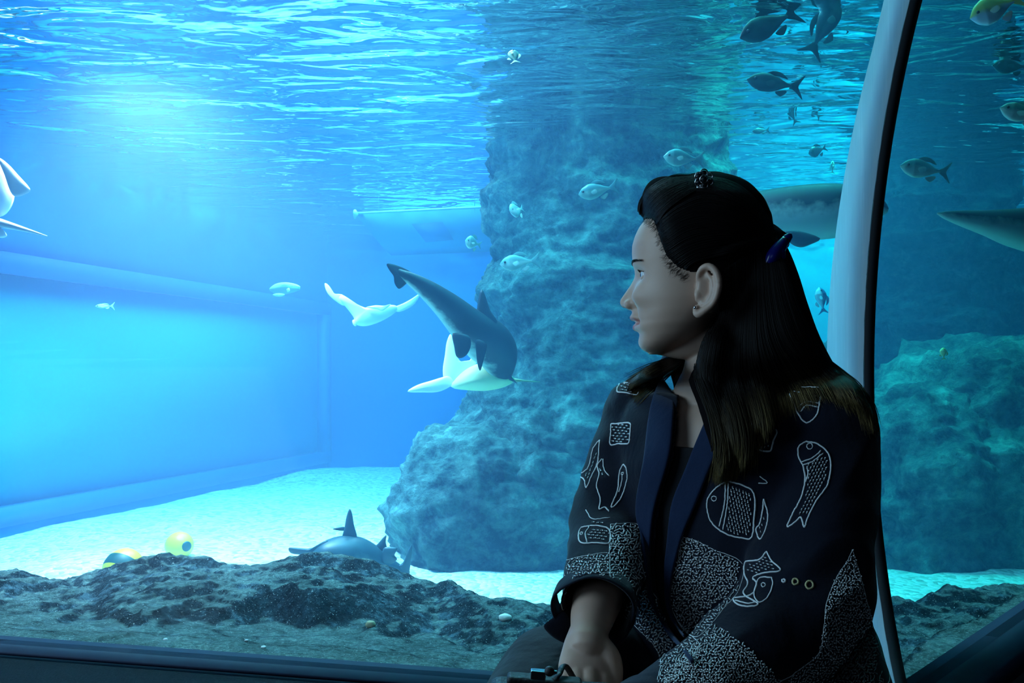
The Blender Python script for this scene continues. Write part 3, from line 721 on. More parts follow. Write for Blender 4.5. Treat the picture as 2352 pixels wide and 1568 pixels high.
make_fish(1953, 118, 48, 98, 4.6, .14, *dk, 'small dark upright fish by the rib below the slim one')
make_fish(1748, 300, 40, 185, 4.8, .18, *dk, 'faint small fish by the rock column edge at the teal surface')
make_fish(1887, 690, 62, 100, 4.6, .22, (.02, .08, .22), (.55, .75, .85), 'dark blue fish with a white patch above the distant boulder')
make_fish(1570, 363, 92, 176, 3.6, .22, *gr, 'grey-green fish with a dark spot, just over the flower hair clip')
make_fish(1374, 437, 92, 190, 3.8, .20, *gr, 'grey-green fish facing the tall rock column at hair height', yaw=10)
make_fish(1187, 482, 48, 205, 4.2, .36, *pl, 'round pale fish turned to the viewer before the tall rock column', yaw=-45)
make_fish(1087, 558, 44, 170, 4.3, .34, *pl, 'small white fish in open water beside the hanging cage', yaw=-35)
make_fish(1194, 602, 92, 186, 4.2, .20, *pl, 'pale slender fish over the rock above the shark dorsal fin')
make_fish(241, 703, 44, 180, 4.6, .12, (.2, .6, .6), (.5, .9, .9), 'tiny pale fish standing in for a glint in front of the cyan window')  # solid fish added in place of a glint
make_fish(1180, 130, 60, 100, 3.0, .22, *gr, 'faint reflection in the surface above the tall rock column, built as a fish', yaw=40)  # solid fish added in place of a surface reflection
make_fish(2290, 18, 120, 200, 2.8, .26, (.95, .85, .25), (.85, .90, 1.0), 'bright yellow and white fish high beyond the rib', yaw=10)
make_fish(2125, 389, 116, 172, 3.2, .19, *gr, 'grey-green fish above the long-snouted shark beyond the rib')
make_fish(2350, 262, 110, 165, 3.0, .20, *pl, 'pale silver fish entering at the pane edge beyond the rib')
make_fish(2325, 152, 90, 178, 3.8, .20, *dk, 'dim dark fish below the yellow and white one beyond the rib')
make_fish(2167, 812, 28, 95, 3.9, .30, (.45, .55, .10), (.70, .80, .30), 'tiny yellow-green fish above the sloping boulder beyond the rib', flip=1)
# ------------------------------------------------------------------ the seated woman
from mathutils.bvhtree import BVHTree
def V3(a): return np.array(tuple(a), float)
def remeshed(parts, voxel, name, mat, smooth_it=3, sm=.5):
    """one continuous surface from overlapping closed shells"""
    v, f = [], []; o_ = 0
    for pv, pf in parts:
        pv = np.asarray(pv, float).reshape(-1, 3); v.extend(map(tuple, pv)); f.extend(tuple(int(k) + o_ for k in dict.fromkeys(map(int, q))) for q in pf); o_ += len(pv)
    f = [q for q in f if len(q) > 2]
    me = bpy.data.meshes.new('shells'); me.from_pydata(v, [], f); me.update()
    bm = bmesh.new(); bm.from_mesh(me); bmesh.ops.remove_doubles(bm, verts=bm.verts, dist=1e-6); bm.to_mesh(me); bm.free()
    t = bpy.data.objects.new('shells', me); COL.objects.link(t)
    m = t.modifiers.new('r', 'REMESH'); m.mode = 'VOXEL'; m.voxel_size = voxel; m.adaptivity = 0
    if smooth_it: s_ = t.modifiers.new('s', 'SMOOTH'); s_.iterations = smooth_it; s_.factor = sm
    dg = bpy.context.evaluated_depsgraph_get(); me2 = bpy.data.meshes.new_from_object(t.evaluated_get(dg))
    bpy.data.objects.remove(t); bpy.data.meshes.remove(me)
    n = len(me2.vertices); co = np.empty(n * 3, np.float32); me2.vertices.foreach_get('co', co)
    fs = np.array([tuple(p.vertices) for p in me2.polygons if len(p.vertices) == 4])
    bpy.data.meshes.remove(me2)
    return co.reshape(-1, 3).astype(float), fs
def bvh_of(v, f): return BVHTree.FromPolygons([Vector(a) for a in v], [tuple(map(int, q)) for q in f])
CAM = Vector((0, 0, CZ))
def cast(bvh, px, py, off=0.0):
    """where the sight line of a pixel meets a surface, lifted off it by off"""
    d_ = (P(px, py, 1.0) - CAM).normalized(); h = bvh.ray_cast(CAM, d_)
    if h[0] is None: return None
    n_ = h[1] if h[1].dot(d_) < 0 else -h[1]
    return h[0] + n_ * off, n_
def loft(secs, n=48, exp=2.0):
    """closed loft; secs: (centre, axis_u, axis_v, half_u, half_v)"""
    v = []; 
    for c, u, w_, a, b in secs:
        for k in range(n):
            t = k / n * 2 * math.pi; ct, st = math.cos(t), math.sin(t)
            v.append(V3(c) + V3(u) * a * math.copysign(abs(ct) ** (2 / exp), ct) + V3(w_) * b * math.copysign(abs(st) ** (2 / exp), st))
    f = [(i * n + k, i * n + (k + 1) % n, (i + 1) * n + (k + 1) % n, (i + 1) * n + k) for i in range(len(secs) - 1) for k in range(n)]
    f += [tuple(range(n))[::-1], tuple((len(secs) - 1) * n + k for k in range(n))]
    return np.array(v), f
def limb(rows, steps=30, n=28, flat=1.0, up=(0, 0, 1)):
    """tapered tube with rounded ends; rows (x, y, z, r)"""
    r = smooth_path(rows, steps); a, b = r[0], r[-1]
    da = r[0, :3] - r[1, :3]; da /= np.linalg.norm(da); db = r[-1, :3] - r[-2, :3]; db /= np.linalg.norm(db)
    ang = np.array([.97, .85, .65, .35]) * math.pi / 2
    h = [np.r_[a[:3] + da * a[3] * math.sin(t), a[3] * math.cos(t)] for t in ang]; e = [np.r_[b[:3] + db * b[3] * math.sin(t), b[3] * math.cos(t)] for t in ang[::-1]]
    r = np.array(h + list(r) + e)
    p, rad = r[:, :3], r[:, 3]; t = np.gradient(p, axis=0); t /= np.linalg.norm(t, axis=1)[:, None]; v = []
    for i in range(len(p)):
        s_ = np.cross(t[i], up); s_ /= np.linalg.norm(s_) + 1e-9; u = np.cross(s_, t[i])
        for k in range(n):
            g = k / n * 2 * math.pi; v.append(p[i] + rad[i] * (math.cos(g) * s_ + flat * math.sin(g) * u))
    m = len(p); f = [(i * n + k, i * n + (k + 1) % n, (i + 1) * n + (k + 1) % n, (i + 1) * n + k) for i in range(m - 1) for k in range(n)]
    f += [tuple(range(n))[::-1], tuple((m - 1) * n + k for k in range(n))]
    return np.array(v), f
def R4(rows): return [(*P(x, y, d), r) for x, y, d, r in rows]

# head frame: f forward (her gaze), l to her left (towards the viewer)
HD = 1.05; hf = V3((-math.cos(math.radians(13)), math.sin(math.radians(13)), 0)); hl = V3((-hf[1], hf[0], 0))
HC = V3(P(1620, 600, HD)); MM = HD / F
def fwd(px):                                              # forward coordinate of a sagittal pixel
    k = (px - CX) / F; return (HC[0] - k * HD) / (k * hf[1] - hf[0])
profile = [(505, 1478), (520, 1468), (542, 1458), (562, 1452.5), (582, 1452), (600, 1454), (611, 1456.5), (620, 1458.5), (628, 1458.5), (636, 1456.5), (651, 1448), (669, 1435), (680, 1428), (688, 1425.5), (694, 1426), (701, 1430), (706, 1440), (710, 1451), (716, 1453.5), (721, 1450), (725, 1448), (730, 1448.5), (734, 1456), (738, 1462), (741, 1462), (744, 1458), (748, 1456.5), (754, 1457), (760, 1463), (766, 1467), (773, 1468), (784, 1466), (792, 1467.5), (799, 1472), (805, 1479), (809, 1490)]
base_f = [(418, 1590), (425, 1570), (445, 1528), (475, 1498), (505, 1480), (530, 1464), (562, 1454), (600, 1455), (640, 1460), (700, 1466), (740, 1468), (775, 1470), (790, 1470), (800, 1474), (806, 1482), (810, 1494), (813, 1510)]
base_b = [(418, 1650), (425, 1672), (445, 1710), (475, 1742), (505, 1758), (562, 1768), (600, 1766), (650, 1750), (690, 1715), (720, 1680), (745, 1650), (765, 1625), (785, 1590), (800, 1560), (806, 1548), (810, 1540), (813, 1528)]
base_w = [(418, .018), (425, .030), (445, .052), (475, .066), (505, .073), (562, .078), (600, .077), (640, .074), (690, .069), (720, .064), (745, .058), (770, .048), (785, .040), (797, .031), (806, .021), (810, .014), (813, .007)]
def make_head():
    ys = np.concatenate([np.linspace(418, 500, 40), np.linspace(501, 813, 300)]); nt = 200
    g = np.array(ys)
    cb = lambda tab: np.convolve(np.pad(np.interp(g, [a for a, b in tab], [b for a, b in tab]), 6, 'edge'), np.hanning(15)[1:-1] / np.hanning(15)[1:-1].sum(), 'valid')
    bf = np.array([fwd(x) for x in cb(base_f)]); bb = np.array([fwd(x) for x in cb(base_b)]); bw = cb(base_w)
    pf = np.interp(g, [a for a, b in profile], [fwd(b) for a, b in profile]); pf = np.convolve(np.pad(pf, 2, 'edge'), [.1, .22, .36, .22, .1], 'valid')
    pf = np.where(g < 505, bf, pf)
    dlt = pf - bf; dlt *= smoothstep(500, 530, g)
    wid = np.interp(g, [500, 600, 622, 650, 690, 706, 716, 735, 760, 775, 800, 813], [.05, .040, .010, .010, .0135, .015, .020, .024, .022, .022, .025, .03])
    v = []
    for i, y in enumerate(ys):
        c = (bf[i] + bb[i]) / 2; hlen = (bf[i] - bb[i]) / 2
        for k in range(nt):
            t = k / nt * 2 * math.pi; ct, st = math.cos(t), math.sin(t)
            ex = 2.25 if ct > 0 else 2.1
            a = hlen * math.copysign(abs(ct) ** (2 / ex), ct) + c; b = bw[i] * math.copysign(abs(st) ** (2 / ex), st)
            if ct > 0:
                q = abs(b); fall = math.exp(-(q / wid[i]) ** 2) if 612 < y < 712 else 1 / (1 + (q / (wid[i] * 1.15)) ** 4)
                a += dlt[i] * fall
                # alae of the nose, eye sockets, cheekbones, smile folds
                a += .0060 * math.exp(-((q - .0125) / .0065) ** 2 - ((y - 696) / 9.5) ** 2)
                a -= .0075 * math.exp(-((q - .031) / .0125) ** 2 - ((y - 634) / 15) ** 2)
                a += .0035 * math.exp(-((q - .030) / .016) ** 2 - ((y - 607) / 9) ** 2)
                a += .0115 * math.exp(-((q - .036) / .017) ** 2 - ((y - 684) / 26) ** 2)
                a -= .0070 * math.exp(-((q - .0235 - (y - 715) * .0002) / .0035) ** 2 - ((y - 722) / 18) ** 2)
                a -= .0065 * math.exp(-((q - .024) / .004) ** 2 - ((y - 740) / 6) ** 2)
                a += .0030 * math.exp(-((q - .034) / .014) ** 2 - ((y - 748) / 22) ** 2)
                a -= .0040 * math.exp(-((q - .0) / .03) ** 2 - ((y - 765) / 6) ** 2) * .4
            p = HC + hf * a + hl * b; v.append((p[0], p[1], CZ - (y - HY) / F * HD))
    n = len(ys)
    f = [(i * nt + k, i * nt + (k + 1) % nt, (i + 1) * nt + (k + 1) % nt, (i + 1) * nt + k) for i in range(n - 1) for k in range(nt)]
    f += [tuple(range(nt))[::-1], tuple((n - 1) * nt + k for k in range(nt))]
    return np.array(v), f
def HP(px, py, b):
    """point of the head at a sagittal pixel, moved b to her left"""
    return HC + hf * fwd(px) + hl * b + V3((0, 0, (600 - py) * MM))
HP0 = HP
def nose_parts():
    def ball(x, y, b, r): return limb([(*HP(x + 2, y, b), r), (*HP(x - 2, y, b), r)], 4, 16)
    return [ball(1441, 690, 0, .0088), ball(1449, 697, .0115, .0068), ball(1449, 697, -.0115, .0068), ball(1457, 727, .004, .0050), ball(1457, 727, -.004, .0050), ball(1464, 750, 0, .0056)]
def ear_parts():
    out = []
    HP = lambda x, y, b: HP0(1622 + (x - 1628) * .92, 682 + (y - 664) * .90, b)
    b0 = .079
    cv = [(1601, 640), (1604, 622), (1614, 611), (1628, 610), (1641, 622), (1648, 642), (1648, 662), (1642, 684), (1632, 700), (1618, 711), (1605, 719), (1598, 716), (1597, 704)]
    bs = [.082, .086, .090, .093, .096, .098, .098, .096, .093, .090, .087, .085, .083]
    rr = [.0030, .0036, .0042, .0044, .0046, .0046, .0044, .0042, .0042, .0048, .0052, .0050, .0040]
    out.append(limb([(*HP(x + 6, y, b), r) for (x, y), b, r in zip(cv, bs, rr)], 50, 16))
    # antihelix, tragus, and the shell of the ear behind them
    out.append(limb([(*HP(x + 6, y, b), r) for x, y, b, r in [(1624, 628, .089, .003), (1634, 645, .092, .0036), (1634, 668, .092, .004), (1624, 690, .089, .0036), (1612, 696, .086, .003)]], 24, 12))
    out.append(limb([(*HP(x + 6, y, b), r) for x, y, b, r in [(1599, 664, .080, .0035), (1601, 674, .083, .0045), (1600, 684, .081, .0035)]], 10, 12))
    out.append(loft([(HP(1627 + 5, 663, b), hf, V3((0, 0, 1)), a_, c_) for b, a_, c_ in ((.066, .013, .022), (.076, .0145, .027), (.083, .0145, .028), (.0862, .0125, .026))], 32))
    return out
# torso frame
Lx = V3((.675, -.738, 0)); Fx = V3((-.738, -.675, 0)); UP = V3((0, 0, 1))
torso_rows = [(868, 1655, 1.055, .048, .048), (885, 1652, 1.055, .062, .052), (905, 1650, 1.055, .098, .062), (930, 1655, 1.055, .130, .076), (970, 1662, 1.052, .150, .095), (1050, 1668, 1.05, .160, .112), (1150, 1676, 1.05, .158, .116), (1280, 1690, 1.05, .152, .116), (1400, 1698, 1.055, .152, .118), (1520, 1702, 1.06, .162, .126), (1640, 1706, 1.07, .178, .142), (1760, 1716, 1.08, .19, .15)]
def torso(off=0.0, y0=0, y1=9999, grow=0.0, flare=0.0):
    rows = np.array([(y, *P(x, y, d), a, b) for y, x, d, a, b in torso_rows]); r = smooth_path(rows, 70); s_ = []
    for q in r:
        if y0 <= q[0] <= y1:
            fl = flare * smoothstep(1250, 1600, q[0])
            s_.append((q[1:4] - Fx * fl * .5, Lx, Fx, q[4] + off + fl * .5, q[5] + off + fl))
    return loft(s_, 64, 2.3)
def mat_skin_human():
    q = M_('skin'); v = q.coord('Object'); a = q.noise(v, 30, 4); b = q.noise(v, 900, 2, .6)
    c = q.mix(a, (.56, .36, .27), (.66, .44, .34))
    at = q.n('ShaderNodeAttribute', attribute_name='lip'); c = q.mix(at.outputs['Fac'], c, (.50, .20, .19))
    return q.pbr(c, .48, 0, q.bump(b, .12, .0006), spec=.45, Subsurface_Weight=.12, Subsurface_Scale=.008)
woman = empty('person', (P(1716, 0, 1.08).x, 1.05, ZL - .034)); bpy.context.view_layer.update()
tag(woman, 'seated woman in navy jacket embroidered with white fish, head turned towards the tank', 'person')
neck = limb(R4([(1645, 735, 1.062, .046), (1655, 800, 1.066, .0465), (1656, 850, 1.06, .049), (1652, 905, 1.055, .060)]), 20, 36)
jaw_fill = limb([(*HP(1520, 792, 0), .014), (*HP(1570, 788, 0), .022), (*HP(1620, 775, 0), .028)], 16, 24)
far_arm = limb(R4([(1470, 965, 1.145, .036), (1440, 1080, 1.13, .043), (1408, 1225, 1.08, .040), (1385, 1330, 1.0, .034), (1362, 1410, .925, .026), (1353, 1452, .900, .0215), (1350, 1478, .888, .0235)]), 50, 32)
near_arm = limb(R4([(1885, 1000, .965, .036), (1872, 1200, .92, .040), (1830, 1415, .865, .042), (1700, 1520, .83, .035), (1560, 1625, .785, .027), (1470, 1695, .755, .022)]), 50, 32)
def hand(rows_palm, fingers, flat=.62, up=(0, 0, 1)):
    out = [limb(R4(rows_palm), 20, 28, flat, up)]
    for fg in fingers: out.append(limb(R4(fg), 22, 16))
    return out
# right hand: back of the hand to the viewer, fingers curled down round the bag strap
hand_r = hand([(1352, 1455, .899, .0230), (1350, 1490, .886, .0280), (1350, 1530, .874, .0325), (1350, 1560, .868, .031)], [
    [(1380, 1540, .870, .0110), (1386, 1578, .858, .0104), (1386, 1608, .866, .0094), (1380, 1618, .888, .0086), (1374, 1604, .902, .0078)],
    [(1354, 1548, .862, .0112), (1356, 1588, .850, .0106), (1357, 1618, .860, .0096), (1354, 1628, .884, .0088), (1350, 1612, .900, .0078)],
    [(1328, 1546, .864, .0106), (1324, 1584, .852, .0102), (1324, 1612, .862, .0092), (1328, 1622, .884, .0084), (1330, 1608, .900, .0074)],
    [(1306, 1538, .872, .0096), (1298, 1570, .862, .0090), (1300, 1594, .870, .0080), (1306, 1606, .890, .0074), (1312, 1596, .902, .0066)],
    [(1378, 1478, .884, .0120), (1400, 1512, .876, .0128), (1408, 1552, .870, .0112), (1400, 1584, .866, .0096), (1388, 1606, .864, .0082)]], .52, (0, 1, 0))
hand_l = hand([(1470, 1696, 0.756, .022), (1425, 1725, 0.745, .028), (1390, 1750, 0.738, .030)], [
    [(1395, 1732, 0.732, .0095), (1363, 1750, 0.722, .0090), (1343, 1775, 0.727, .0082)], [(1387, 1752, 0.730, .0095), (1355, 1772, 0.720, .0092), (1337, 1798, 0.727, .0082)],
    [(1387, 1770, 0.732, .0090), (1359, 1790, 0.724, .0086), (1345, 1815, 0.732, .0078)], [(1395, 1784, 0.738, .0082), (1373, 1804, 0.733, .0076), (1363, 1824, 0.740, .0068)],
    [(1430, 1710, 0.738, .0105), (1405, 1710, 0.725, .0100), (1383, 1722, 0.718, .0084)]], .6)
# skin body: one surface
legs = []
KR, KL = (1190, 1725, .90), (1430, 1880, .74)
midR = P(1345, 1575, 1.03)
def leg_rows(hip, knee, ankle, toe, k=1.0, mid=None):
    return [limb([(*hip, .080 * k), *([(*mid, .072)] if mid else [(*(V3(hip) * (1 - t) + V3(knee) * t), (.078 - .02 * t) * k) for t in (.35, .7)]), (*knee, .058 * k), *[(*(V3(knee) * (1 - t) + V3(ankle) * t), (.055 - .012 * t) * k) for t in (.3, .7)], (*ankle, .036 * k)], 60, 32), limb([(*ankle, .034), (*(V3(ankle) * .4 + V3(toe) * .6), .032), (*toe, .022)], 16, 20, .8)]
hipR, hipL = P(1590, 1690, 1.10), P(1800, 1720, 1.0)
kneeR, kneeL = P(*KR), P(*KL)
ankR, ankL = Vector((-.04, .62, .33)), Vector((.20, .62, .10)); toeR, toeL = ankR + Vector((-.10, -.13, -.06)), ankL + Vector((-.07, -.15, -.055))
LR, LL = leg_rows(hipR, kneeR, ankR, toeR, mid=midR), leg_rows(hipL, kneeL, ankL, toeL)
hv, hface = make_head()
bv, bf_ = remeshed([(hv, hface), neck, jaw_fill, torso(-.016, 885), far_arm, near_arm] + nose_parts() + ear_parts() + hand_r + hand_l + LR + LL, .0017, 'body', None, 4, .5)
lipc = []
for (x, y, z) in bv:
    lipc.append((x, y, z))
lipa = np.zeros(len(bv)); rel = bv - HC; aa = rel @ hf; bb_ = rel @ hl; yy = 600 - rel[:, 2] / MM
m_ = (np.abs(bb_) < .024) & (aa > fwd(1480)); q_ = np.abs(bb_) / .024
up_l = np.exp(-((yy - (728.5 + 8 * q_ ** 2)) / (6.5 - 3 * q_)) ** 4); lo_l = np.exp(-((yy - (750.0 - 9 * q_ ** 2)) / (6.5 - 3 * q_)) ** 4)
lipa[m_] = np.maximum(up_l, lo_l)[m_] * (1 - smoothstep(.9, 1, q_[m_]))
m_skin = mat_skin_human()
body = mesh_obj('body', bv, bf_, m_skin); set_attr(body, lipa, 'lip'); under(woman, body)
body_bvh = bvh_of(bv, bf_)
# eyes
m_white = plain('eye_white', (.75, .76, .74), .2, var=.03); m_iris = plain('dark_iris', (.03, .015, .008), .1)
def sphere_at(c, r, mat, name, parent, sq=(1, 1, 1), n=24):
    g = revolve([(max(1e-5, r * math.sin(t)), r * math.cos(t)) for t in np.linspace(0, math.pi, n // 2 + 2)], n)
    return under(parent, mesh_obj(name, g[0] * np.array(sq) + np.array(tuple(c)), g[1], mat))
for sgn in (1, -1):
    h_ = body_bvh.ray_cast(Vector(HP(1474, 634, .0305 * sgn) + hf * .1), Vector(-hf)); RE = .0116
    fe = hf + hl * .16 * sgn; fe /= np.linalg.norm(fe); se = np.cross(UP, fe)     # the eye looks slightly outwards, along the socket
    ec = V3(h_[0]) - hf * (RE - .0030)
    e = sphere_at(ec, RE, m_white, 'eye', woman, n=40)
    ie = sphere_at(ec + hf * .0066, .0058, m_iris, 'iris', e, n=28)
    def lid_pt(az, el, r): return ec + r * (math.cos(el) * (math.cos(az) * fe + math.sin(az) * se) + math.sin(el) * UP)
    edge_u = lambda az: math.radians(4 + 17 * max(0, math.cos(az * 1.25))); edge_l = lambda az: math.radians(2 - 15 * max(0, math.cos(az * 1.25)))
    for nm, ed, far in (('upper_eyelid', edge_u, 1.25), ('lower_eyelid', edge_l, -1.25)):
        az_ = np.linspace(-1.5, 1.5, 40); v = []
        for az in az_:
            for k in range(10):
                t = k / 9; el = ed(az) * (1 - t) + far * t; v.append(lid_pt(az, el, RE + .0011 - .0009 * (t == 0)))
        under(woman, mesh_obj(nm, np.array(v), grid_faces(40, 10), m_skin))
    rnd = random.Random(4); parts = []
    for az in np.linspace(-1.05, 1.15, 34):                      # lashes
        p0 = lid_pt(az, edge_u(az), RE + .0008); dr = p0 - ec; dr /= np.linalg.norm(dr)
        parts.append(tube_vf([p0, p0 + dr * .0022 - UP * .0003, p0 + dr * .0044 + UP * .0009], [.00022, .00018, .00006], 4))
    m_hair_dark = bpy.data.materials.get('brow_hair') or plain('brow_hair', (.012, .008, .006), .5)
    under(woman, mesh_obj('eyelashes', *join_grids(parts), m_hair_dark))
    parts = []
    for t in np.linspace(0, 1, 90):                          # brow
        for _ in range(2):
            bq = (.012 + .036 * t) * sgn; yy_ = 607 - 5 * math.sin(t * 2.6) + rnd.uniform(-3.2, 3.2) * (1 - .5 * t)
            d_ = V3(HC) + hl * bq + V3((0, 0, (600 - yy_) * MM)); h_ = body_bvh.ray_cast(Vector(d_ + hf * .2), Vector(-hf))
            if h_[0] is None: continue
            p0 = V3(h_[0]) + V3(h_[1]) * .0003; dr = hl * sgn * .0045 + UP * .0015 * (1 - 1.6 * t)
            parts.append(tube_vf([p0, p0 + dr * .5 + V3(h_[1]) * .0006, p0 + dr], [.0003, .00028, .00008], 4))
    under(woman, mesh_obj('eyebrow', *join_grids(parts), m_hair_dark))
m_silver = plain('silver', (.7, .7, .72), .2, 1.0)
es = sphere_at(HP(1597, 718, .0875), .0022, m_silver, 'earring', woman)
m_dark_mouth = plain('mouth_shade', (.03, .008, .008), .6)
sphere_at(HP(1468, 739.5, 0), .010, m_dark_mouth, 'mouth', woman, (.55, 2.15, .16))  # dark ellipsoid, shade between the lips put into its colour
# ------------------------------------------------------------------ clothes
def mat_cloth(name, c1, c2, rough=.85, sc=650, wr=.25):
    q = M_(name); v = q.coord('Object')
    w1 = q.n('ShaderNodeTexWave', i_Scale=sc * .5, bands_direction='X'); q.l(v, w1.inputs['Vector'])
    w2 = q.n('ShaderNodeTexWave', i_Scale=sc * .5, bands_direction='Z'); q.l(v, w2.inputs['Vector'])
    nz = q.noise(v, 14, 5, .6); n2 = q.noise(v, 240, 3, .6)
    f = q.math('ADD', q.math('MULTIPLY', nz, .6), q.math('MULTIPLY', n2, .4))
    c = q.mix(f, c1, c2)
    h = q.math('ADD', n2, 0)
    nb = q.bump(h, .35, .0012); nb = q.bump(q.noise(v, 9, 3, .5, 1.2), wr, .02, nb)
    return q.pbr(c, rough, 0, nb, spec=.15, Sheen_Weight=.15)
m_navy = mat_cloth('navy_cotton', (.0022, .0035, .010), (.006, .009, .024))
m_band = mat_cloth('navy_collar_cotton', (.005, .013, .042), (.011, .026, .074))
m_black = mat_cloth('black_jersey', (.004, .004, .006), (.010, .010, .014))
m_trou = mat_cloth('dark_grey_trousers', (.014, .017, .022), (.028, .034, .042), wr=.5)
sl_far = limb(R4([(1478, 955, 1.145, .058), (1442, 1080, 1.12, .060), (1410, 1180, 1.09, .058), (1396, 1265, 1.04, .053), (1380, 1345, .975, .048), (1368, 1410, .915, .045), (1352, 1470, .86, .050)]), 60, 48)
sl_near = limb(R4([(1896, 985, .955, .057), (1892, 1100, .935, .062), (1878, 1230, .905, .063), (1850, 1370, .875, .068), (1805, 1440, .855, .066), (1700, 1515, .825, .056), (1570, 1620, .785, .053), (1400, 1745, .735, .050)]), 60, 48)
def wrinkle(v, n_, amp=1.0):
    """folds that run round the sleeves and hang from the shoulders"""
    out = np.array(v)
    for i, (p, nn) in enumerate(zip(v, n_)):
        q = Vector(p)
        a = noise.noise(Vector((q.x * 9 + q.z * 5, q.y * 9, q.z * 15)))
        b = noise.noise(Vector((q.x * 22, q.y * 22 + q.z * 9, q.z * 30)) + Vector((9, 1, 4)))
        c = 1 - abs(noise.noise(Vector((q.x * 13 - q.z * 7, q.y * 13, q.z * 19)) + Vector((3, 7, 1)))) * 2
        out[i] += nn * amp * (.0050 * a + .0018 * b + .0045 * (c - .55))
    return out
def vnormals(v, f):
    a = v[f[:, 2]] - v[f[:, 0]]; b = v[f[:, 3]] - v[f[:, 1]]; n_ = np.cross(a, b); out = np.zeros_like(v)
    for k in range(4): np.add.at(out, f[:, k], n_)
    return out / (np.linalg.norm(out, axis=1)[:, None] + 1e-12)
jv, jf = remeshed([torso(.004, 900, 9999, flare=.022), sl_far, sl_near], .0038, 'jacket', None, 14, .6)
nn_ = vnormals(jv, jf); jc = jv.mean(0)
if ((jv - jc) * nn_).sum() < 0: nn_ = -nn_
jv = wrinkle(jv, nn_)
jacket_bvh = bvh_of(jv, jf)
def in_poly(px, py, poly):
    poly = np.array(poly, float); x0, y0 = poly[:, 0], poly[:, 1]; x1, y1 = np.roll(x0, -1), np.roll(y0, -1)
    px = np.asarray(px, float)[..., None]; py = np.asarray(py, float)[..., None]
    c = ((y0 > py) != (y1 > py)) & (px < (x1 - x0) * (py - y0) / (y1 - y0 + 1e-12) + x0)
    return c.sum(-1) % 2 == 1
def to_px(v): return CX + v[:, 0] / v[:, 1] * F, HY - (v[:, 2] - CZ) / v[:, 1] * F
inner_R = [(1572, 838), (1560, 880), (1553, 960), (1545, 1050), (1520, 1130), (1506, 1200), (1500, 1300), (1512, 1390), (1545, 1460), (1590, 1530)]
inner_L = [(1655, 905), (1632, 950), (1602, 1020), (1572, 1090), (1549, 1150), (1538, 1230), (1532, 1290), (1532, 1340), (1540, 1400), (1575, 1470)]
opening = inner_R + [(1640, 1600), (1600, 1480)] + inner_L[::-1] + [(1660, 840), (1640, 800), (1590, 800)]
fc = jv[jf].mean(1); fpx, fpy = to_px(fc); fn_ = nn_[jf].mean(1); facing = (fn_ * (V3(CAM) - fc)).sum(1) > 0
cut = in_poly(fpx, fpy, opening) & (fc[:, 1] > .885) & ((fc @ Fx) > (V3(P(1660, 1000, 1.06)) @ Fx) + .0)
def beyond(c, d_, p0, rad): return (((p0 - V3(c)) @ V3(d_)) > 0) & (np.linalg.norm(p0 - V3(c), axis=1) < rad)
cf = V3(P(1364, 1402, .922)); df = V3(P(1352, 1470, .86)) - V3(P(1374, 1345, .975)); df /= np.linalg.norm(df)
cn = V3(P(1475, 1690, .757)); dn = V3(P(1400, 1745, .735)) - V3(P(1570, 1620, .785)); dn /= np.linalg.norm(dn)
cut |= beyond(cf, df, fc, .13) | beyond(cn, dn, fc, .12)
zhem = 1.04 - (1.06) * (1700 - HY) / F
cut |= fc[:, 2] < ZL + .01
keep = jf[~cut]; used = np.unique(keep); rm = np.full(len(jv), -1); rm[used] = np.arange(len(used))
jacket = mesh_obj('jacket', jv[used], rm[keep], m_navy); under(woman, jacket)
so = jacket.modifiers.new('thick', 'SOLIDIFY'); so.thickness = .003; so.offset = -1
sm_ = jacket.modifiers.new('smooth', 'SMOOTH'); sm_.iterations = 4; sm_.factor = .5
# cuff turned at the end of the sleeves
def cuff(c, d_, r0, r1, length, name):
    d_ = d_ / np.linalg.norm(d_); u = np.cross(d_, UP); u /= np.linalg.norm(u); w_ = np.cross(u, d_); v = []
    prof_ = [(-length, r0), (-length * .4, r0 + .001), (0, r1), (.0015, r1 - .001), (0, r1 - .003), (-length * .4, r0 - .003), (-length, r0 - .003)]
    for k in range(64):
        t = k / 64 * 2 * math.pi
        for s_, r in prof_: 
            rr_ = r * (1 + .03 * math.sin(3 * t + 1) + .02 * math.sin(5 * t)); v.append(c + d_ * s_ + rr_ * (math.cos(t) * u + .94 * math.sin(t) * w_))
    return under(jacket, mesh_obj(name, np.array(v), grid_faces(64, len(prof_), True), m_navy))
cuff(cf + df * .004, df, .0475, .0485, .030, 'cuff'); cuff(cn + dn * .004, dn, .053, .054, .030, 'cuff')
# collar bands
def band(inner, outer, name, n=70, m=9, lift=.0045):
    def rs(pl, n):
        return smooth_path(pl, n)
    a, b = rs(inner, n), rs(outer, n); v = []; last = None; ok = []
    for i in range(n):
        for j in range(m):
            t = j / (m - 1); x, y = a[i] * (1 - t) + b[i] * t; h = cast(jacket_bvh, x, y, lift)
            v.append(h[0] if h else None)
    for i, p in enumerate(v):
        if p is None:
            prev = next((v[k] for k in range(i, -1, -1) if v[k] is not None), None) or next(q for q in v if q is not None); v[i] = prev
    g = np.array([tuple(p) for p in v]).reshape(n, m, 3)
    for _ in range(6):
        g2 = g.copy(); g2[1:-1] = (g[:-2] + 2 * g[1:-1] + g[2:]) / 4; g = g2; g[:, 1:-1] = (g[:, :-2] + 2 * g[:, 1:-1] + g[:, 2:]) / 4
    o = mesh_obj(name, g.reshape(-1, 3), grid_faces(n, m), m_band); under(jacket, o)
    s_ = o.modifiers.new('thick', 'SOLIDIFY'); s_.thickness = .005; s_.offset = 0
    sv_ = o.modifiers.new('sub', 'SUBSURF'); sv_.levels = 1; sv_.render_levels = 1
    return o, g
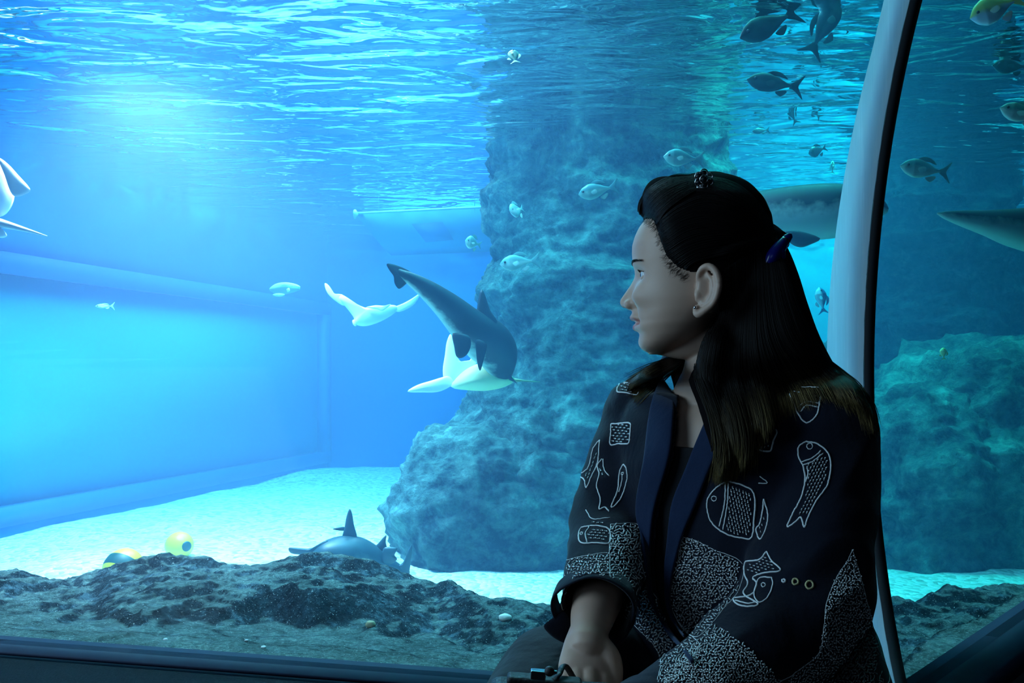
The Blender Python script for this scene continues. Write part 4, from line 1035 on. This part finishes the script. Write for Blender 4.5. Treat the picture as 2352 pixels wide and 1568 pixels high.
outer_R = [(1535, 826), (1512, 880), (1495, 960), (1486, 1050), (1470, 1130), (1466, 1200), (1474, 1300), (1500, 1380), (1545, 1450), (1595, 1525)]
outer_L = [(1692, 935), (1680, 965), (1652, 1035), (1622, 1110), (1596, 1175), (1570, 1232), (1556, 1290), (1546, 1340), (1546, 1400), (1578, 1468)]
bR, gR = band([(x - 2, y) for x, y in inner_R], outer_R, 'collar_band'); bL, gL = band(inner_L, outer_L, 'collar_band')
# black top under the jacket
tv, tf = torso(-.004, 1015, 1640)
top = mesh_obj('black_top', tv, tf, m_black); under(woman, top)
# trousers
trv, trf = remeshed([limb([(*p[0:3], p[3])for p in rows], 60, 36) for rows in (
    [(*hipR, .096), (*midR, .088), (*kneeR, .070), (*(kneeR * .65 + ankR * .35), .066), (*(kneeR * .2 + ankR * .8), .052)],
    [(*hipL, .094), (*(hipL * .65 + kneeL * .35), .092), (*(hipL * .3 + kneeL * .7), .082), (*kneeL, .070), (*(kneeL * .65 + ankL * .35), .066), (*(kneeL * .2 + ankL * .8), .052)])] + [torso(.004, 1600, 9999)], .004, 't', None, 8, .5)
trn = vnormals(trv, trf)
if ((trv - trv.mean(0)) * trn).sum() < 0: trn = -trn
trv = wrinkle(trv, trn, .8)
under(woman, mesh_obj('trousers', trv, trf, m_trou))
m_shoe = plain('black_shoe', (.01, .01, .012), .4)
for an, to in ((ankR, toeR), (ankL, toeL)):
    b_ = an * .35 + to * .65 + Vector((0, 0, -.01))
    under(woman, mesh_obj('shoe', *[np.array(k) if i == 0 else k for i, k in enumerate(limb([(*(an + Vector((0, 0, -.01))), .042), (*b_, .042), (*(to + Vector((-.01, -.02, -.004))), .032)], 20, 24, .8))], m_shoe))
# ------------------------------------------------------------------ embroidery on the jacket
m_thread = plain('white_thread', (.80, .86, .88), .8, scale=300, var=.2)
m_thread2 = plain('ochre_thread', (.62, .56, .30), .8, scale=300, var=.2)
rng = random.Random(11)
jac_bvh2 = bvh_of(*(lambda d_: (np.array([tuple(a.co) for a in d_.vertices]), [tuple(p.vertices) for p in d_.polygons]))(bpy.data.meshes.new_from_object(jacket.evaluated_get(bpy.context.evaluated_depsgraph_get()))))
def on_cloth(x, y, off=.0006):
    h = cast(jac_bvh2, x, y, off)
    return None if h is None or h[0].y > 1.4 else h
def stitch(x, y, ang, L, wd):
    """one raised stitch lying on the cloth"""
    dx, dy = math.cos(ang) * L / 2, math.sin(ang) * L / 2
    a, b, c = on_cloth(x - dx, y - dy), on_cloth(x + dx, y + dy), on_cloth(x, y)
    if not (a and b and c) or (a[0] - b[0]).length > 3.2 * L / F: return None
    n_ = c[1]; t = (b[0] - a[0]); l = t.length; t.normalize(); s_ = n_.cross(t)
    r = wd / 2 / F * c[0].y; v = [a[0] - t * r * .3]
    for k, q in ((.22, .9), (.78, .9)):
        m = a[0].lerp(b[0], k) + n_ * r * .25
        v += [m - s_ * r * q, m + n_ * r * .48, m + s_ * r * q, m - n_ * r * .6]
    v.append(b[0] + t * r * .3)
    f = [(0, 1, 2, 2), (0, 2, 3, 3), (0, 3, 4, 4), (0, 4, 1, 1)] + [(1 + k, 1 + (k + 1) % 4, 5 + (k + 1) % 4, 5 + k) for k in range(4)] + [(9, 6, 5, 5), (9, 7, 6, 6), (9, 8, 7, 7), (9, 5, 8, 8)]
    return np.array([tuple(p) for p in v]), np.array(f)
def cord(pts, wd=2.6, closed=False):
    """an embroidered line; long lines are laid piece by piece"""
    p = [tuple(q) for q in pts]; 
    if closed: p = p + [p[0]]
    s_ = smooth_path(p, max(8, int(sum(math.dist(p[i], p[i + 1]) for i in range(len(p) - 1)) / 4)))
    out = []; run = []
    for x, y in s_:
        x += rng.uniform(-.5, .5); y += rng.uniform(-.5, .5); h = on_cloth(x, y, .0002)
        if h is None or (run and (h[0] - run[-1]).length > .014):
            if len(run) > 2: out.append(tube_vf([tuple(q) for q in run], wd / 2 / F * .95, 6))
            run = []
        if h: run.append(h[0])
    if len(run) > 2: out.append(tube_vf([tuple(q) for q in run], wd / 2 / F * .95, 6))
    return out
def tri(parts):
    vs, fs, o_ = [], [], 0
    for v, f in parts:
        vs.append(np.asarray(v).reshape(-1, 3)); fs += [tuple(dict.fromkeys(int(k) + o_ for k in q)) for q in f]; o_ += len(vs[-1])
    return np.concatenate(vs), fs
def sew(name, parts, mat=None):
    parts = [p for p in parts if p is not None]
    if not parts: return None
    v, f = tri(parts); return under(jacket, mesh_obj(name, v, [q for q in f if len(q) > 2], mat or m_thread))
def dense(poly, spacing=6.9, L=10.5, wd=3.6):
    xs, ys = [a for a, b in poly], [b for a, b in poly]; out = []
    y = min(ys); row = 0
    while y < max(ys):
        x = min(xs) + (row % 2) * spacing / 2
        while x < max(xs):
            px, py = x + rng.uniform(-1.8, 1.8), y + rng.uniform(-1.8, 1.8)
            if in_poly([px], [py], poly)[0]: out.append(stitch(px, py, rng.choice((.6, -.7, 1.5, .1, 2.3)) + rng.uniform(-.5, .5), L * rng.uniform(.7, 1.15), wd * rng.uniform(.8, 1.15)))
            x += spacing
        y += spacing * .95; row += 1
    return out
def rows_of(poly, ang, gap=9.0, L=9.0, wd=3.3):
    c = np.mean(poly, 0); u = np.array((math.cos(ang), math.sin(ang))); w_ = np.array((-u[1], u[0])); out = []
    R_ = max(math.dist(c, q) for q in poly)
    for i, s_ in enumerate(np.arange(-R_, R_, gap * .72)):
        for t in np.arange(-R_, R_, gap * 1.05):
            q = c + u * (t + (i % 2) * gap * .5) + w_ * s_
            if in_poly([q[0]], [q[1]], poly)[0] and all(in_poly([q[0] + e[0]], [q[1] + e[1]], poly)[0] for e in ((3, 0), (-3, 0), (0, 3), (0, -3))):
                out.append(stitch(q[0] + rng.uniform(-.7, .7), q[1] + rng.uniform(-.7, .7), ang + rng.uniform(-.2, .2), L * rng.uniform(.75, 1.1), wd))
    return out
def Q(pts): return [(1260 + x / 2.096, 820 + y / 2.096) for x, y in pts]
zones = {
 'sleeve_speckle_band': [[(1290, 1290), (1310, 1284), (1345, 1276), (1398, 1270), (1400, 1300), (1402, 1360), (1412, 1388), (1440, 1420), (1395, 1376), (1350, 1356), (1312, 1372), (1292, 1400), (1286, 1340)]],
 'front_speckle_panel': [[(1402, 1204), (1464, 1204), (1470, 1250), (1477, 1310), (1500, 1360), (1540, 1408), (1580, 1452), (1606, 1478), (1600, 1500), (1596, 1520), (1570, 1540), (1535, 1568), (1510, 1568), (1518, 1520), (1500, 1478), (1460, 1438), (1424, 1384), (1406, 1340), (1400, 1280)],
                         [(1566, 1232), (1600, 1242), (1640, 1262), (1704, 1292), (1698, 1352), (1660, 1400), (1628, 1440), (1600, 1462), (1572, 1448), (1548, 1408), (1534, 1370), (1530, 1335), (1552, 1310), (1560, 1270)]],
 'forearm_speckle_band': [[(1638, 1432), (1668, 1448), (1700, 1472), (1740, 1508), (1770, 1536), (1800, 1570), (1800, 1600), (1480, 1640), (1500, 1590), (1560, 1518)]],
 'back_speckle_panel': [[(1958, 1262), (1966, 1290), (1978, 1330), (1996, 1400), (2014, 1480), (2030, 1575), (1800, 1575), (1822, 1548), (1880, 1500), (1892, 1440), (1900, 1380), (1925, 1320), (1945, 1290)]]}
for nm, polys in zones.items():
    pr = []
    for k in polys:
        pr += dense(k)
        pr += cord(k, 1.6, True) if nm != 'forearm_speckle_band' else []
    tag(sew(nm, pr), kind='stuff')
def fish_motif(outline, fill=None, ang=0.0, lines=(), eye=None, mat=None, closed=True, dots=()):
    p = cord(Q(outline), 3.8, closed)
    if fill: p += rows_of(Q(fill), ang)
    for l_ in lines: p += cord(Q(l_), 3.2)
    if eye:
        x, y, r = eye; (ex, ey), = Q([(x, y)]); p += cord([(ex + r * math.cos(t), ey + r * math.sin(t)) for t in np.linspace(0, 6.28, 14)], 2.4)
    sew('embroidered_fish', p, mat)
fish_motif([(860, 596), (810, 626), (768, 680), (766, 740), (790, 800), (850, 848), (930, 870), (976, 870), (988, 800), (990, 660), (930, 615)], [(872, 604), (980, 655), (980, 860), (930, 862), (850, 838), (862, 700)], 1.35, [[(852, 600), (848, 700), (822, 815)], [(866, 604), (862, 700), (840, 830)]], (797, 680, 6))
fish_motif([(1240, 405), (1205, 432), (1205, 480), (1228, 530), (1235, 600), (1215, 680), (1180, 745), (1150, 815), (1190, 792), (1215, 770), (1232, 818), (1250, 770), (1290, 690), (1340, 620), (1358, 540), (1350, 470), (1300, 420)], [(1232, 520), (1300, 465), (1350, 490), (1350, 550), (1330, 620), (1280, 690), (1245, 765), (1215, 762), (1185, 770), (1225, 690), (1245, 610), (1240, 550)], -1.1, [[(1215, 505), (1270, 485), (1312, 450)], [(1222, 520), (1275, 500), (1322, 462)], [(1245, 525), (1250, 560), (1238, 600)]], (1258, 428, 7))
fish_motif([(1050, 935), (1075, 980), (1118, 1025), (1050, 1036), (1000, 1050), (985, 1065), (1002, 1085), (990, 1130), (960, 1150), (892, 1162), (912, 1190), (960, 1200), (1010, 1188), (940, 1140), (960, 1090), (944, 1040), (950, 985), (1015, 975)], [(1048, 950), (1105, 1022), (1040, 1030), (985, 1050), (950, 1040), (955, 990), (1015, 980)], .3, [[(1075, 1060), (1020, 1060), (1002, 1090), (990, 1140), (1012, 1180), (1052, 1158), (1078, 1100), (1075, 1060)], [(900, 1170), (960, 1185), (1000, 1178)]], (1034, 1096, 5))
for (x, y, r) in ((1132, 1076, 4), (1188, 1080, 7), (1256, 1096, 9)):
    (ex, ey), = Q([(x, y)]); sew('embroidered_ring', cord([(ex + r * math.cos(t), ey + r * math.sin(t)) for t in np.linspace(0, 6.6, 16)], 4.2), m_thread2 if r > 5 else m_thread)
def patch(poly, ang): sew('embroidered_patch', cord(Q(poly), 4.2, True) + rows_of(Q(poly), ang))
patch([(302, 322), (350, 318), (394, 320), (392, 370), (386, 414), (340, 416), (298, 420), (300, 370)], .1)
patch([(346, 120), (390, 126), (432, 146), (426, 182), (380, 172), (330, 164)], .3)
patch([(1022, 325), (1096, 352), (1082, 400), (1066, 452), (1010, 446), (1000, 440), (1020, 380)], 1.9)
fish_motif([(246, 398), (216, 440), (192, 530), (150, 568), (172, 590), (182, 628), (208, 572), (238, 500)], [(242, 410), (216, 445), (196, 535), (160, 570), (184, 610), (206, 562), (234, 500)], 1.9)
fish_motif([(258, 488), (236, 522), (244, 560), (232, 620), (250, 680), (244, 730), (270, 722), (292, 742)], [(262, 500), (242, 524), (252, 580), (288, 582), (268, 540)], 1.2, [[(262, 490), (268, 540), (292, 572)]], closed=False)
fish_motif([(360, 516), (342, 556), (332, 640), (302, 722), (345, 684), (378, 592), (374, 534)], None, 0, [[(356, 560), (352, 600), (338, 650)]], (356, 560, 3))
fish_motif([(200, 812), (160, 820), (145, 852), (155, 892), (220, 894), (292, 892), (292, 830), (240, 812)], [(206, 822), (285, 830), (285, 885), (180, 888), (190, 850)], .1, [[(196, 815), (178, 850), (186, 890)]], (158, 848, 3))
sew('embroidered_fin', cord(Q([(180, 735), (212, 778), (296, 772)]), 2.6) + rows_of(Q([(215, 784), (292, 782), (292, 806), (200, 806)]), .1))
fish_motif([(1150, 150), (1230, 146), (1308, 152), (1306, 210), (1290, 280), (1242, 316), (1200, 268)], [(1160, 158), (1300, 160), (1300, 205), (1230, 212), (1190, 225)], .2, [[(1200, 240), (1240, 214), (1304, 222)], [(1215, 262), (1244, 232), (1296, 240)]])
fish_motif([(1036, 682), (1056, 755), (1048, 820), (1020, 876), (1000, 830), (1018, 800), (1030, 740)], [(1038, 700), (1050, 760), (1040, 820), (1020, 860), (1008, 830), (1028, 780)], 1.4)
sew('embroidered_fin', cord(Q([(1015, 572), (1054, 604), (1010, 606)]), 2.6))

# ------------------------------------------------------------------ hair
def mat_hair():
    q = M_('dark_brown_hair'); at = q.n('ShaderNodeAttribute', attribute_name='tip')
    c = q.ramp(at.outputs['Fac'], [(0, (.007, .0055, .006)), (.55, (.014, .010, .008)), (.78, (.075, .052, .024)), (1, (.27, .19, .075))])
    return q.pbr(c, .5, 0, spec=.18)
m_hair = mat_hair()
hl_line = [(1470, 506), (1484, 508), (1502, 516), (1510, 534), (1520, 565), (1536, 606), (1560, 630), (1590, 642), (1612, 642), (1636, 640), (1650, 680), (1646, 730), (1632, 780), (1632, 850)]
hpoly = hl_line + [(1850, 850), (1850, 380), (1440, 380)]
relv = bv - HC; A_ = relv @ hf; B_ = relv @ hl; Y_ = 600 - relv[:, 2] / MM
kx = (HC[0] + A_ * hf[0]) / (HD + A_ * hf[1]) * F + CX
head_f = bf_[(Y_[bf_] < 800).all(1) & (np.abs(B_[bf_]) < .084).all(1)]
mask = in_poly(kx, Y_, hpoly)
hlp = smooth_path(hl_line, 160); idx = np.where(mask & (Y_ < 820) & (np.abs(B_) < .084))[0]
dist = np.zeros(len(bv))
for s_ in range(0, len(idx), 20000):
    ii = idx[s_:s_ + 20000]; dist[ii] = np.sqrt(((kx[ii, None] - hlp[None, :, 0]) ** 2 + (Y_[ii, None] - hlp[None, :, 1]) ** 2).min(1))
bn = vnormals(bv, bf_)
if (bn[idx] * (bv[idx] - HC)).sum() < 0: bn = -bn
tk = .0085 + .019 * np.exp(-((kx - 1495) / 55) ** 2 - ((Y_ - 440) / 48) ** 2) + .004 * np.exp(-((kx - 1700) / 70) ** 2 - ((Y_ - 440) / 60) ** 2)
off = (tk * (1 - np.exp(-dist / 12)) - .0012)
hcap = bv + bn * off[:, None] + UP * (np.exp(-((kx - 1500) / 70) ** 2) * off * .35)[:, None]
cap_f = head_f[mask[head_f].all(1)]; used = np.unique(cap_f); rm = np.full(len(bv), -1); rm[used] = np.arange(len(used))
m_hair0 = plain('hair_base', (.007, .0055, .006), .95, spec=.02)
hair = mesh_obj('hair', hcap[used], rm[cap_f], m_hair0); under(woman, hair)
set_attr(hair, [0] * len(used), 'tip')
# mass of the half-up twist and of the hair that falls down the back and over the shoulders
twist = limb(R4([(1610, 582, .985, .006), (1660, 582, .972, .010), (1710, 568, .978, .0125), (1755, 553, 1.0, .014), (1788, 552, 1.03, .0135), (1800, 560, 1.05, .008)]), 30, 24)
twist2 = limb(R4([(1700, 500, 1.14, .008), (1760, 528, 1.10, .012), (1795, 550, 1.06, .010)]), 20, 20)
sx, sy_ = V3((1, 0, 0)), V3((0, 1, 0))
mass_rows = [(548, 1738, 1.045, .022, .050), (585, 1738, 1.045, .034, .066), (640, 1742, 1.04, .044, .074), (700, 1745, 1.035, .053, .078), (770, 1748, 1.03, .066, .082), (830, 1758, 1.03, .078, .084), (868, 1776, 1.035, .084, .076), (900, 1796, 1.045, .078, .062), (925, 1812, 1.05, .062, .045)]
rr = smooth_path([(y, *P(x, y, d), a, b) for y, x, d, a, b in mass_rows], 40)
mass = loft([(q[1:4], sx, sy_, q[4], q[5]) for q in rr], 48, 2.2)
def lock(rows): return limb(R4(rows), 30, 18, .7)
def jd(x, y, lift):                                     # depth of the jacket along a pixel, lifted towards the viewer
    h = cast(jacket_bvh, x, y, lift); return h[0].y if h else .98
locks = []
for pts, rads in (([(1640, 800), (1625, 870), (1640, 930), (1655, 1000), (1662, 1060), (1652, 1100)], (.024, .024, .020, .016, .010, .003)),
                  ([(1680, 820), (1680, 900), (1700, 980), (1710, 1040), (1702, 1085)], (.026, .024, .018, .012, .003)),
                  ([(1720, 830), (1740, 900), (1758, 960), (1764, 1020)], (.026, .024, .014, .003)),
                  ([(1845, 820), (1900, 868), (1952, 908), (1992, 955), (2006, 1000)], (.024, .020, .015, .009, .003))):
    locks.append(lock([(x, y, min(jd(x, y, .012), .985), r) for (x, y), r in zip(pts, rads)]))
farlock = lock([(1600, 780, 1.12, .018), (1552, 826, 1.13, .014), (1500, 850, jd(1500, 862, .004), .011), (1462, 876, jd(1462, 890, .004), .008), (1440, 900, jd(1445, 905, .004), .002)])
nape = limb(R4([(1612, 740, 1.11, .030), (1592, 800, 1.13, .030), (1578, 850, 1.135, .026), (1566, 890, 1.125, .012)]), 20, 20)
mv, mf = remeshed([mass, twist, twist2, farlock, nape] + locks, .0028, 'm', None, 6, .5)
hm = mesh_obj('hair_length', mv, mf, m_hair0)
mpx, mpy = to_px(mv); set_attr(hm, np.clip((mpy - 850) / 600, 0, .45), 'tip'); under(hair, hm)
allv = np.concatenate([hcap[used], mv]); allf = [tuple(q) for q in rm[cap_f]] + [tuple(q + len(used)) for q in mf]
hair_bvh = BVHTree.FromPolygons([Vector(a) for a in allv], allf)
both_v = np.concatenate([allv, jv[::1]]); both_f = allf + [tuple(q + len(allv)) for q in jf]
fall_bvh = BVHTree.FromPolygons([Vector(a) for a in both_v], both_f)
hr = random.Random(5)
SV, SF, ST = [], [], []; so_ = 0
def strand(path, bvh, lift0, lift1, r, tip0, tip1, n=22, loose=0.0):
    """one strand of hair laid along a drawn path over the hair's surface"""
    global so_
    s_ = smooth_path(path, n); pts = []
    for i, (x, y) in enumerate(s_):
        t = i / (n - 1); h = cast(bvh, x, y, lift0 * (1 - t) + lift1 * t)
        d_ = h[0].y if h and h[0].y < 1.3 else None; pts.append([x, y, d_])
    ds = [p[2] for p in pts]
    if all(k is None for k in ds): return
    gi = [i for i, k in enumerate(ds) if k is not None]; ds = np.interp(range(n), gi, [ds[i] for i in gi])
    for _ in range(3): ds[1:-1] = np.minimum(ds[1:-1], (ds[:-2] + 2 * ds[1:-1] + ds[2:]) / 4 + .0004)
    P3 = np.array([tuple(P(p[0], p[1], k)) for p, k in zip(pts, ds)])
    taper = r * np.minimum(1, np.minimum(np.arange(n) / 2 + .4, (n - 1 - np.arange(n)) / (n * .35) + .12))
    t = np.gradient(P3, axis=0); t /= np.linalg.norm(t, axis=1)[:, None] + 1e-12
    u = np.cross(t, (0, 1, 0)); u /= np.linalg.norm(u, axis=1)[:, None] + 1e-9; w_ = np.cross(u, t)
    ang = np.array([0, 2.094, 4.189])
    v = P3[:, None] + taper[:, None, None] * (np.cos(ang)[None, :, None] * u[:, None] + np.sin(ang)[None, :, None] * w_[:, None])
    SV.append(v.reshape(-1, 3)); i = np.arange(n - 1)[:, None]; k = np.arange(3)[None]
    SF.append((np.stack([i * 3 + k, i * 3 + (k + 1) % 3, (i + 1) * 3 + (k + 1) % 3, (i + 1) * 3 + k], -1).reshape(-1, 4)) + so_)
    ST.append(np.repeat(np.clip(tip0 + (tip1 - tip0) * np.linspace(0, 1, n), 0, 1), 3)); so_ += n * 3
def lerp2(a, b, t): return tuple(x * (1 - t) + y * t for x, y in zip(a, b))
def family(curves, count, bvh, lift, r, tips, jit=4, **kw):
    """strands between neighbouring guide curves"""
    m = len(curves) - 1
    for _ in range(count):
        u = hr.random() * m; i = min(int(u), m - 1); t = u - i
        a, b = curves[i], curves[i + 1]; jx, jy = hr.gauss(0, jit), hr.gauss(0, jit)
        path = [(lerp2(p, q, t)[0] + jx * (.4 + k / len(a)), lerp2(p, q, t)[1] + jy * (.4 + k / len(a))) for k, (p, q) in enumerate(zip(a, b))]
        l_ = hr.uniform(*lift); strand(path, bvh, l_, l_, r * hr.uniform(.7, 1.2), tips[0] + hr.uniform(-.05, .05), tips[1] + hr.uniform(-.25, .12), **kw)
# swept front puff
family([[(1466, 486), (1473, 458), (1500, 426), (1550, 405), (1603, 404)], [(1482, 505), (1500, 475), (1535, 445), (1580, 424), (1612, 422)], [(1510, 515), (1530, 485), (1560, 460), (1595, 438), (1620, 428)]], 420, hair_bvh, (.0004, .0035), .0006, (.0, .1), 2.5, n=18)
# side hair swept to the clip
family([[(1515, 505), (1560, 472), (1620, 450), (1700, 470), (1762, 530)], [(1520, 545), (1572, 510), (1640, 500), (1715, 520), (1780, 552)], [(1534, 590), (1585, 560), (1650, 545), (1720, 548), (1785, 556)], [(1570, 622), (1600, 600), (1655, 585), (1720, 568), (1788, 560)]], 900, hair_bvh, (.0002, .0030), .0006, (.0, .12), 3, n=20)
family([[(1612, 405), (1665, 412), (1715, 438), (1755, 488), (1772, 532)], [(1580, 440), (1640, 440), (1700, 468), (1742, 505), (1770, 540)]], 300, hair_bvh, (.0002, .0025), .0006, (.0, .1), 3, n=18)
# falling hair
fam = [[(1648, 640), (1642, 720), (1612, 790), (1602, 860), (1635, 950), (1650, 1030), (1640, 1105)],
       [(1668, 620), (1665, 720), (1645, 800), (1640, 880), (1668, 960), (1680, 1040), (1672, 1098)],
       [(1700, 600), (1700, 700), (1690, 790), (1690, 870), (1712, 950), (1724, 1010), (1722, 1065)],
       [(1735, 580), (1735, 690), (1735, 775), (1742, 830), (1756, 880), (1768, 925), (1776, 968)],
       [(1765, 575), (1775, 680), (1792, 760), (1820, 812), (1852, 848), (1880, 878), (1898, 908)],
       [(1785, 580), (1808, 680), (1838, 765), (1876, 820), (1922, 860), (1960, 895), (1986, 950)],
       [(1795, 590), (1822, 680), (1856, 762), (1895, 828), (1948, 880), (1992, 925), (2008, 990)]]
family(fam, 2300, fall_bvh, (.0004, .0055), .00075, (.05, .98), 6, n=30)
family([f_[3:] for f_ in fam], 500, fall_bvh, (.002, .008), .0006, (.5, 1.0), 9, n=20)
# hair on the far shoulder
family([[(1572, 812), (1535, 828), (1495, 842), (1462, 858), (1440, 872)], [(1572, 820), (1540, 838), (1505, 858), (1475, 878), (1448, 900)], [(1566, 832), (1545, 850), (1515, 878), (1488, 900), (1462, 925)]], 330, fall_bvh, (.0004, .005), .0006, (.55, .95), 4, n=20)
# fine loose hairs at the hairline and round the head
family([[(1484, 512), (1500, 535), (1515, 565), (1525, 600)], [(1512, 520), (1535, 560), (1552, 600), (1570, 640)]], 160, hair_bvh, (.0001, .0004), .00026, (.0, .1), 5, n=12)
sv_ = np.concatenate(SV); sf_ = np.concatenate(SF)
so2 = mesh_obj('hair_strands', sv_, sf_, m_hair, smooth=True); set_attr(so2, np.concatenate(ST), 'tip'); under(hair, so2)
# baby hairs growing off the forehead and temple
parts = []
for _ in range(380):
    t = hr.random(); i = t * (len(hlp) * .5); x, y = hlp[int(i)]; x += hr.gauss(0, 4); y += hr.gauss(0, 5)
    h = cast(body_bvh, x, y, .0004)
    if not h: continue
    L_ = hr.uniform(.004, .012); dr = V3((hr.uniform(.2, 1), -.1, hr.uniform(-.1, .8))); dr /= np.linalg.norm(dr); p0 = V3(h[0])
    parts.append(tube_vf([p0 - dr * L_ * .4, p0, p0 + dr * L_ * .5 + V3(h[1]) * .0008, p0 + dr * L_ + V3(h[1]) * .0015], [.00005, .00012, .00012, .00006], 3, cap=False))
fl = mesh_obj('baby_hair', *join_grids(parts), m_hair); set_attr(fl, [.1] * len(fl.data.vertices), 'tip'); under(hair, fl)

# flower clip of ringed stones on the crown
kd = cast(hair_bvh, 1617, 424)[0].y - .006
fc_ = P(1617, 412, kd)
clip = mesh_obj('flower_clip', *tube_vf([P(1600, 430, kd), P(1620, 432, kd), P(1640, 434, kd)], .0018, 8), m_silver); under(woman, clip)
m_stone = plain('dark_stone', (.01, .015, .02), .05)
for (x, y) in [(1617, 411)] + [(1617 + 13.5 * math.cos(t), 411 + 13.5 * math.sin(t)) for t in np.arange(6) * math.pi / 3 + .5]:
    c = P(x, y, kd - .003 if (x, y) == (1617, 411) else kd)
    g = tube_vf([c + Vector((.0046 * math.cos(t), -.001 * math.sin(t), .0046 * math.sin(t))) for t in np.linspace(0, 2 * math.pi, 22)], .0009, 6, cap=False)
    under(clip, mesh_obj('petal_ring', *g, m_silver)); sphere_at(c, .0037, m_stone, 'petal_stone', clip, (1, .6, 1), 16)
under(clip, mesh_obj('clip_knob', *revolve([(1e-5, .004), (.004, .003), (.0055, 0), (.004, -.003), (1e-5, -.004)], 16), m_stone)); clip.children[-1].data.transform(Matrix.Translation(P(1622, 395, kd)))
# dark blue claw clip holding the twist
m_blue = plain('dark_blue_plastic', (.01, .012, .20), .25)
cc_ = mesh_obj('hair_tie', *[np.array(k) if i == 0 else k for i, k in enumerate(limb(R4([(1764, 606, .972, .006), (1775, 590, .972, .009), (1788, 572, .976, .0085), (1800, 556, .98, .0065)]), 24, 20))], m_blue); under(woman, cc_)
under(cc_, mesh_obj('silver_ring', *tube_vf([P(1801, 556, .98), P(1806, 550, .98)], .0062, 16), m_silver))
under(cc_, mesh_obj('end_cap', *[np.array(k) if i == 0 else k for i, k in enumerate(limb(R4([(1806, 549, .98, .006), (1811, 544, .98, .005)]), 8, 16))], m_blue))
under(cc_, mesh_obj('bead', *[np.array(k) if i == 0 else k for i, k in enumerate(limb(R4([(1793, 580, .972, .006), (1797, 590, .972, .004)]), 8, 16))], m_blue))

# ------------------------------------------------------------------ handbag on her lap
bag = empty('handbag', P(1300, 1690, .80)); bpy.context.view_layer.update(); tag(bag, 'black handbag with a shiny metal clasp held on her lap', 'handbag')
m_leather = plain('black_leather', (.006, .007, .009), .55, bump=.3, scale=220)
def rbox(c, h, r, name, mat, parent, rot=0):
    bm = bmesh.new(); bmesh.ops.create_cube(bm, size=1); bmesh.ops.scale(bm, vec=Vector(h) * 2, verts=bm.verts); bmesh.ops.bevel(bm, geom=bm.edges[:], offset=r, segments=4, affect='EDGES', profile=.5)
    bmesh.ops.rotate(bm, verts=bm.verts, cent=(0, 0, 0), matrix=Matrix.Rotation(rot, 3, 'Y')); bmesh.ops.translate(bm, vec=Vector(c), verts=bm.verts)
    me = bpy.data.meshes.new(name); bm.to_mesh(me); bm.free(); me.materials.append(mat); o = bpy.data.objects.new(name, me); COL.objects.link(o)
    return under(parent, o)
rbox(P(1300, 1705, .79), (.080, .028, .055), .012, 'bag_body', m_leather, bag, .06)
rbox(P(1250, 1572, .80), (.038, .010, .008), .004, 'frame', m_leather, bag, .08)
rbox(P(1236, 1549, .785), (.0075, .004, .0045), .001, 'clasp', m_silver, bag, .1)
rbox(P(1252, 1541, .788), (.012, .002, .0016), .0006, 'clasp_bar', m_silver, bag, .08)
sphere_at(P(1262, 1541, .782), .0050, m_leather, 'knob', bag)
under(bag, mesh_obj('strap', *tube_vf(smooth_path([tuple(P(1272, 1562, .795)), tuple(P(1284, 1548, .80)), tuple(P(1300, 1530, .82)), tuple(P(1340, 1590, .88)), tuple(P(1390, 1600, .89)), tuple(P(1420, 1640, .84)), tuple(P(1400, 1700, .80))], 40), .0035, 10, flat=.6), m_leather))
flap = fin('jacket_hem', pp([(1249, 1437), (1268, 1420), (1296, 1404), (1312, 1440), (1306, 1476), (1282, 1470), (1262, 1456)], .93), m_navy, jacket, .006)
ck = limb(R4([(1524, 850, 1.125, .009), (1545, 826, 1.14, .012), (1585, 822, 1.155, .013), (1640, 838, 1.15, .013), (1690, 860, 1.11, .013)]), 30, 20, 1.3)
under(jacket, mesh_obj('collar_back', ck[0], ck[1], m_band))
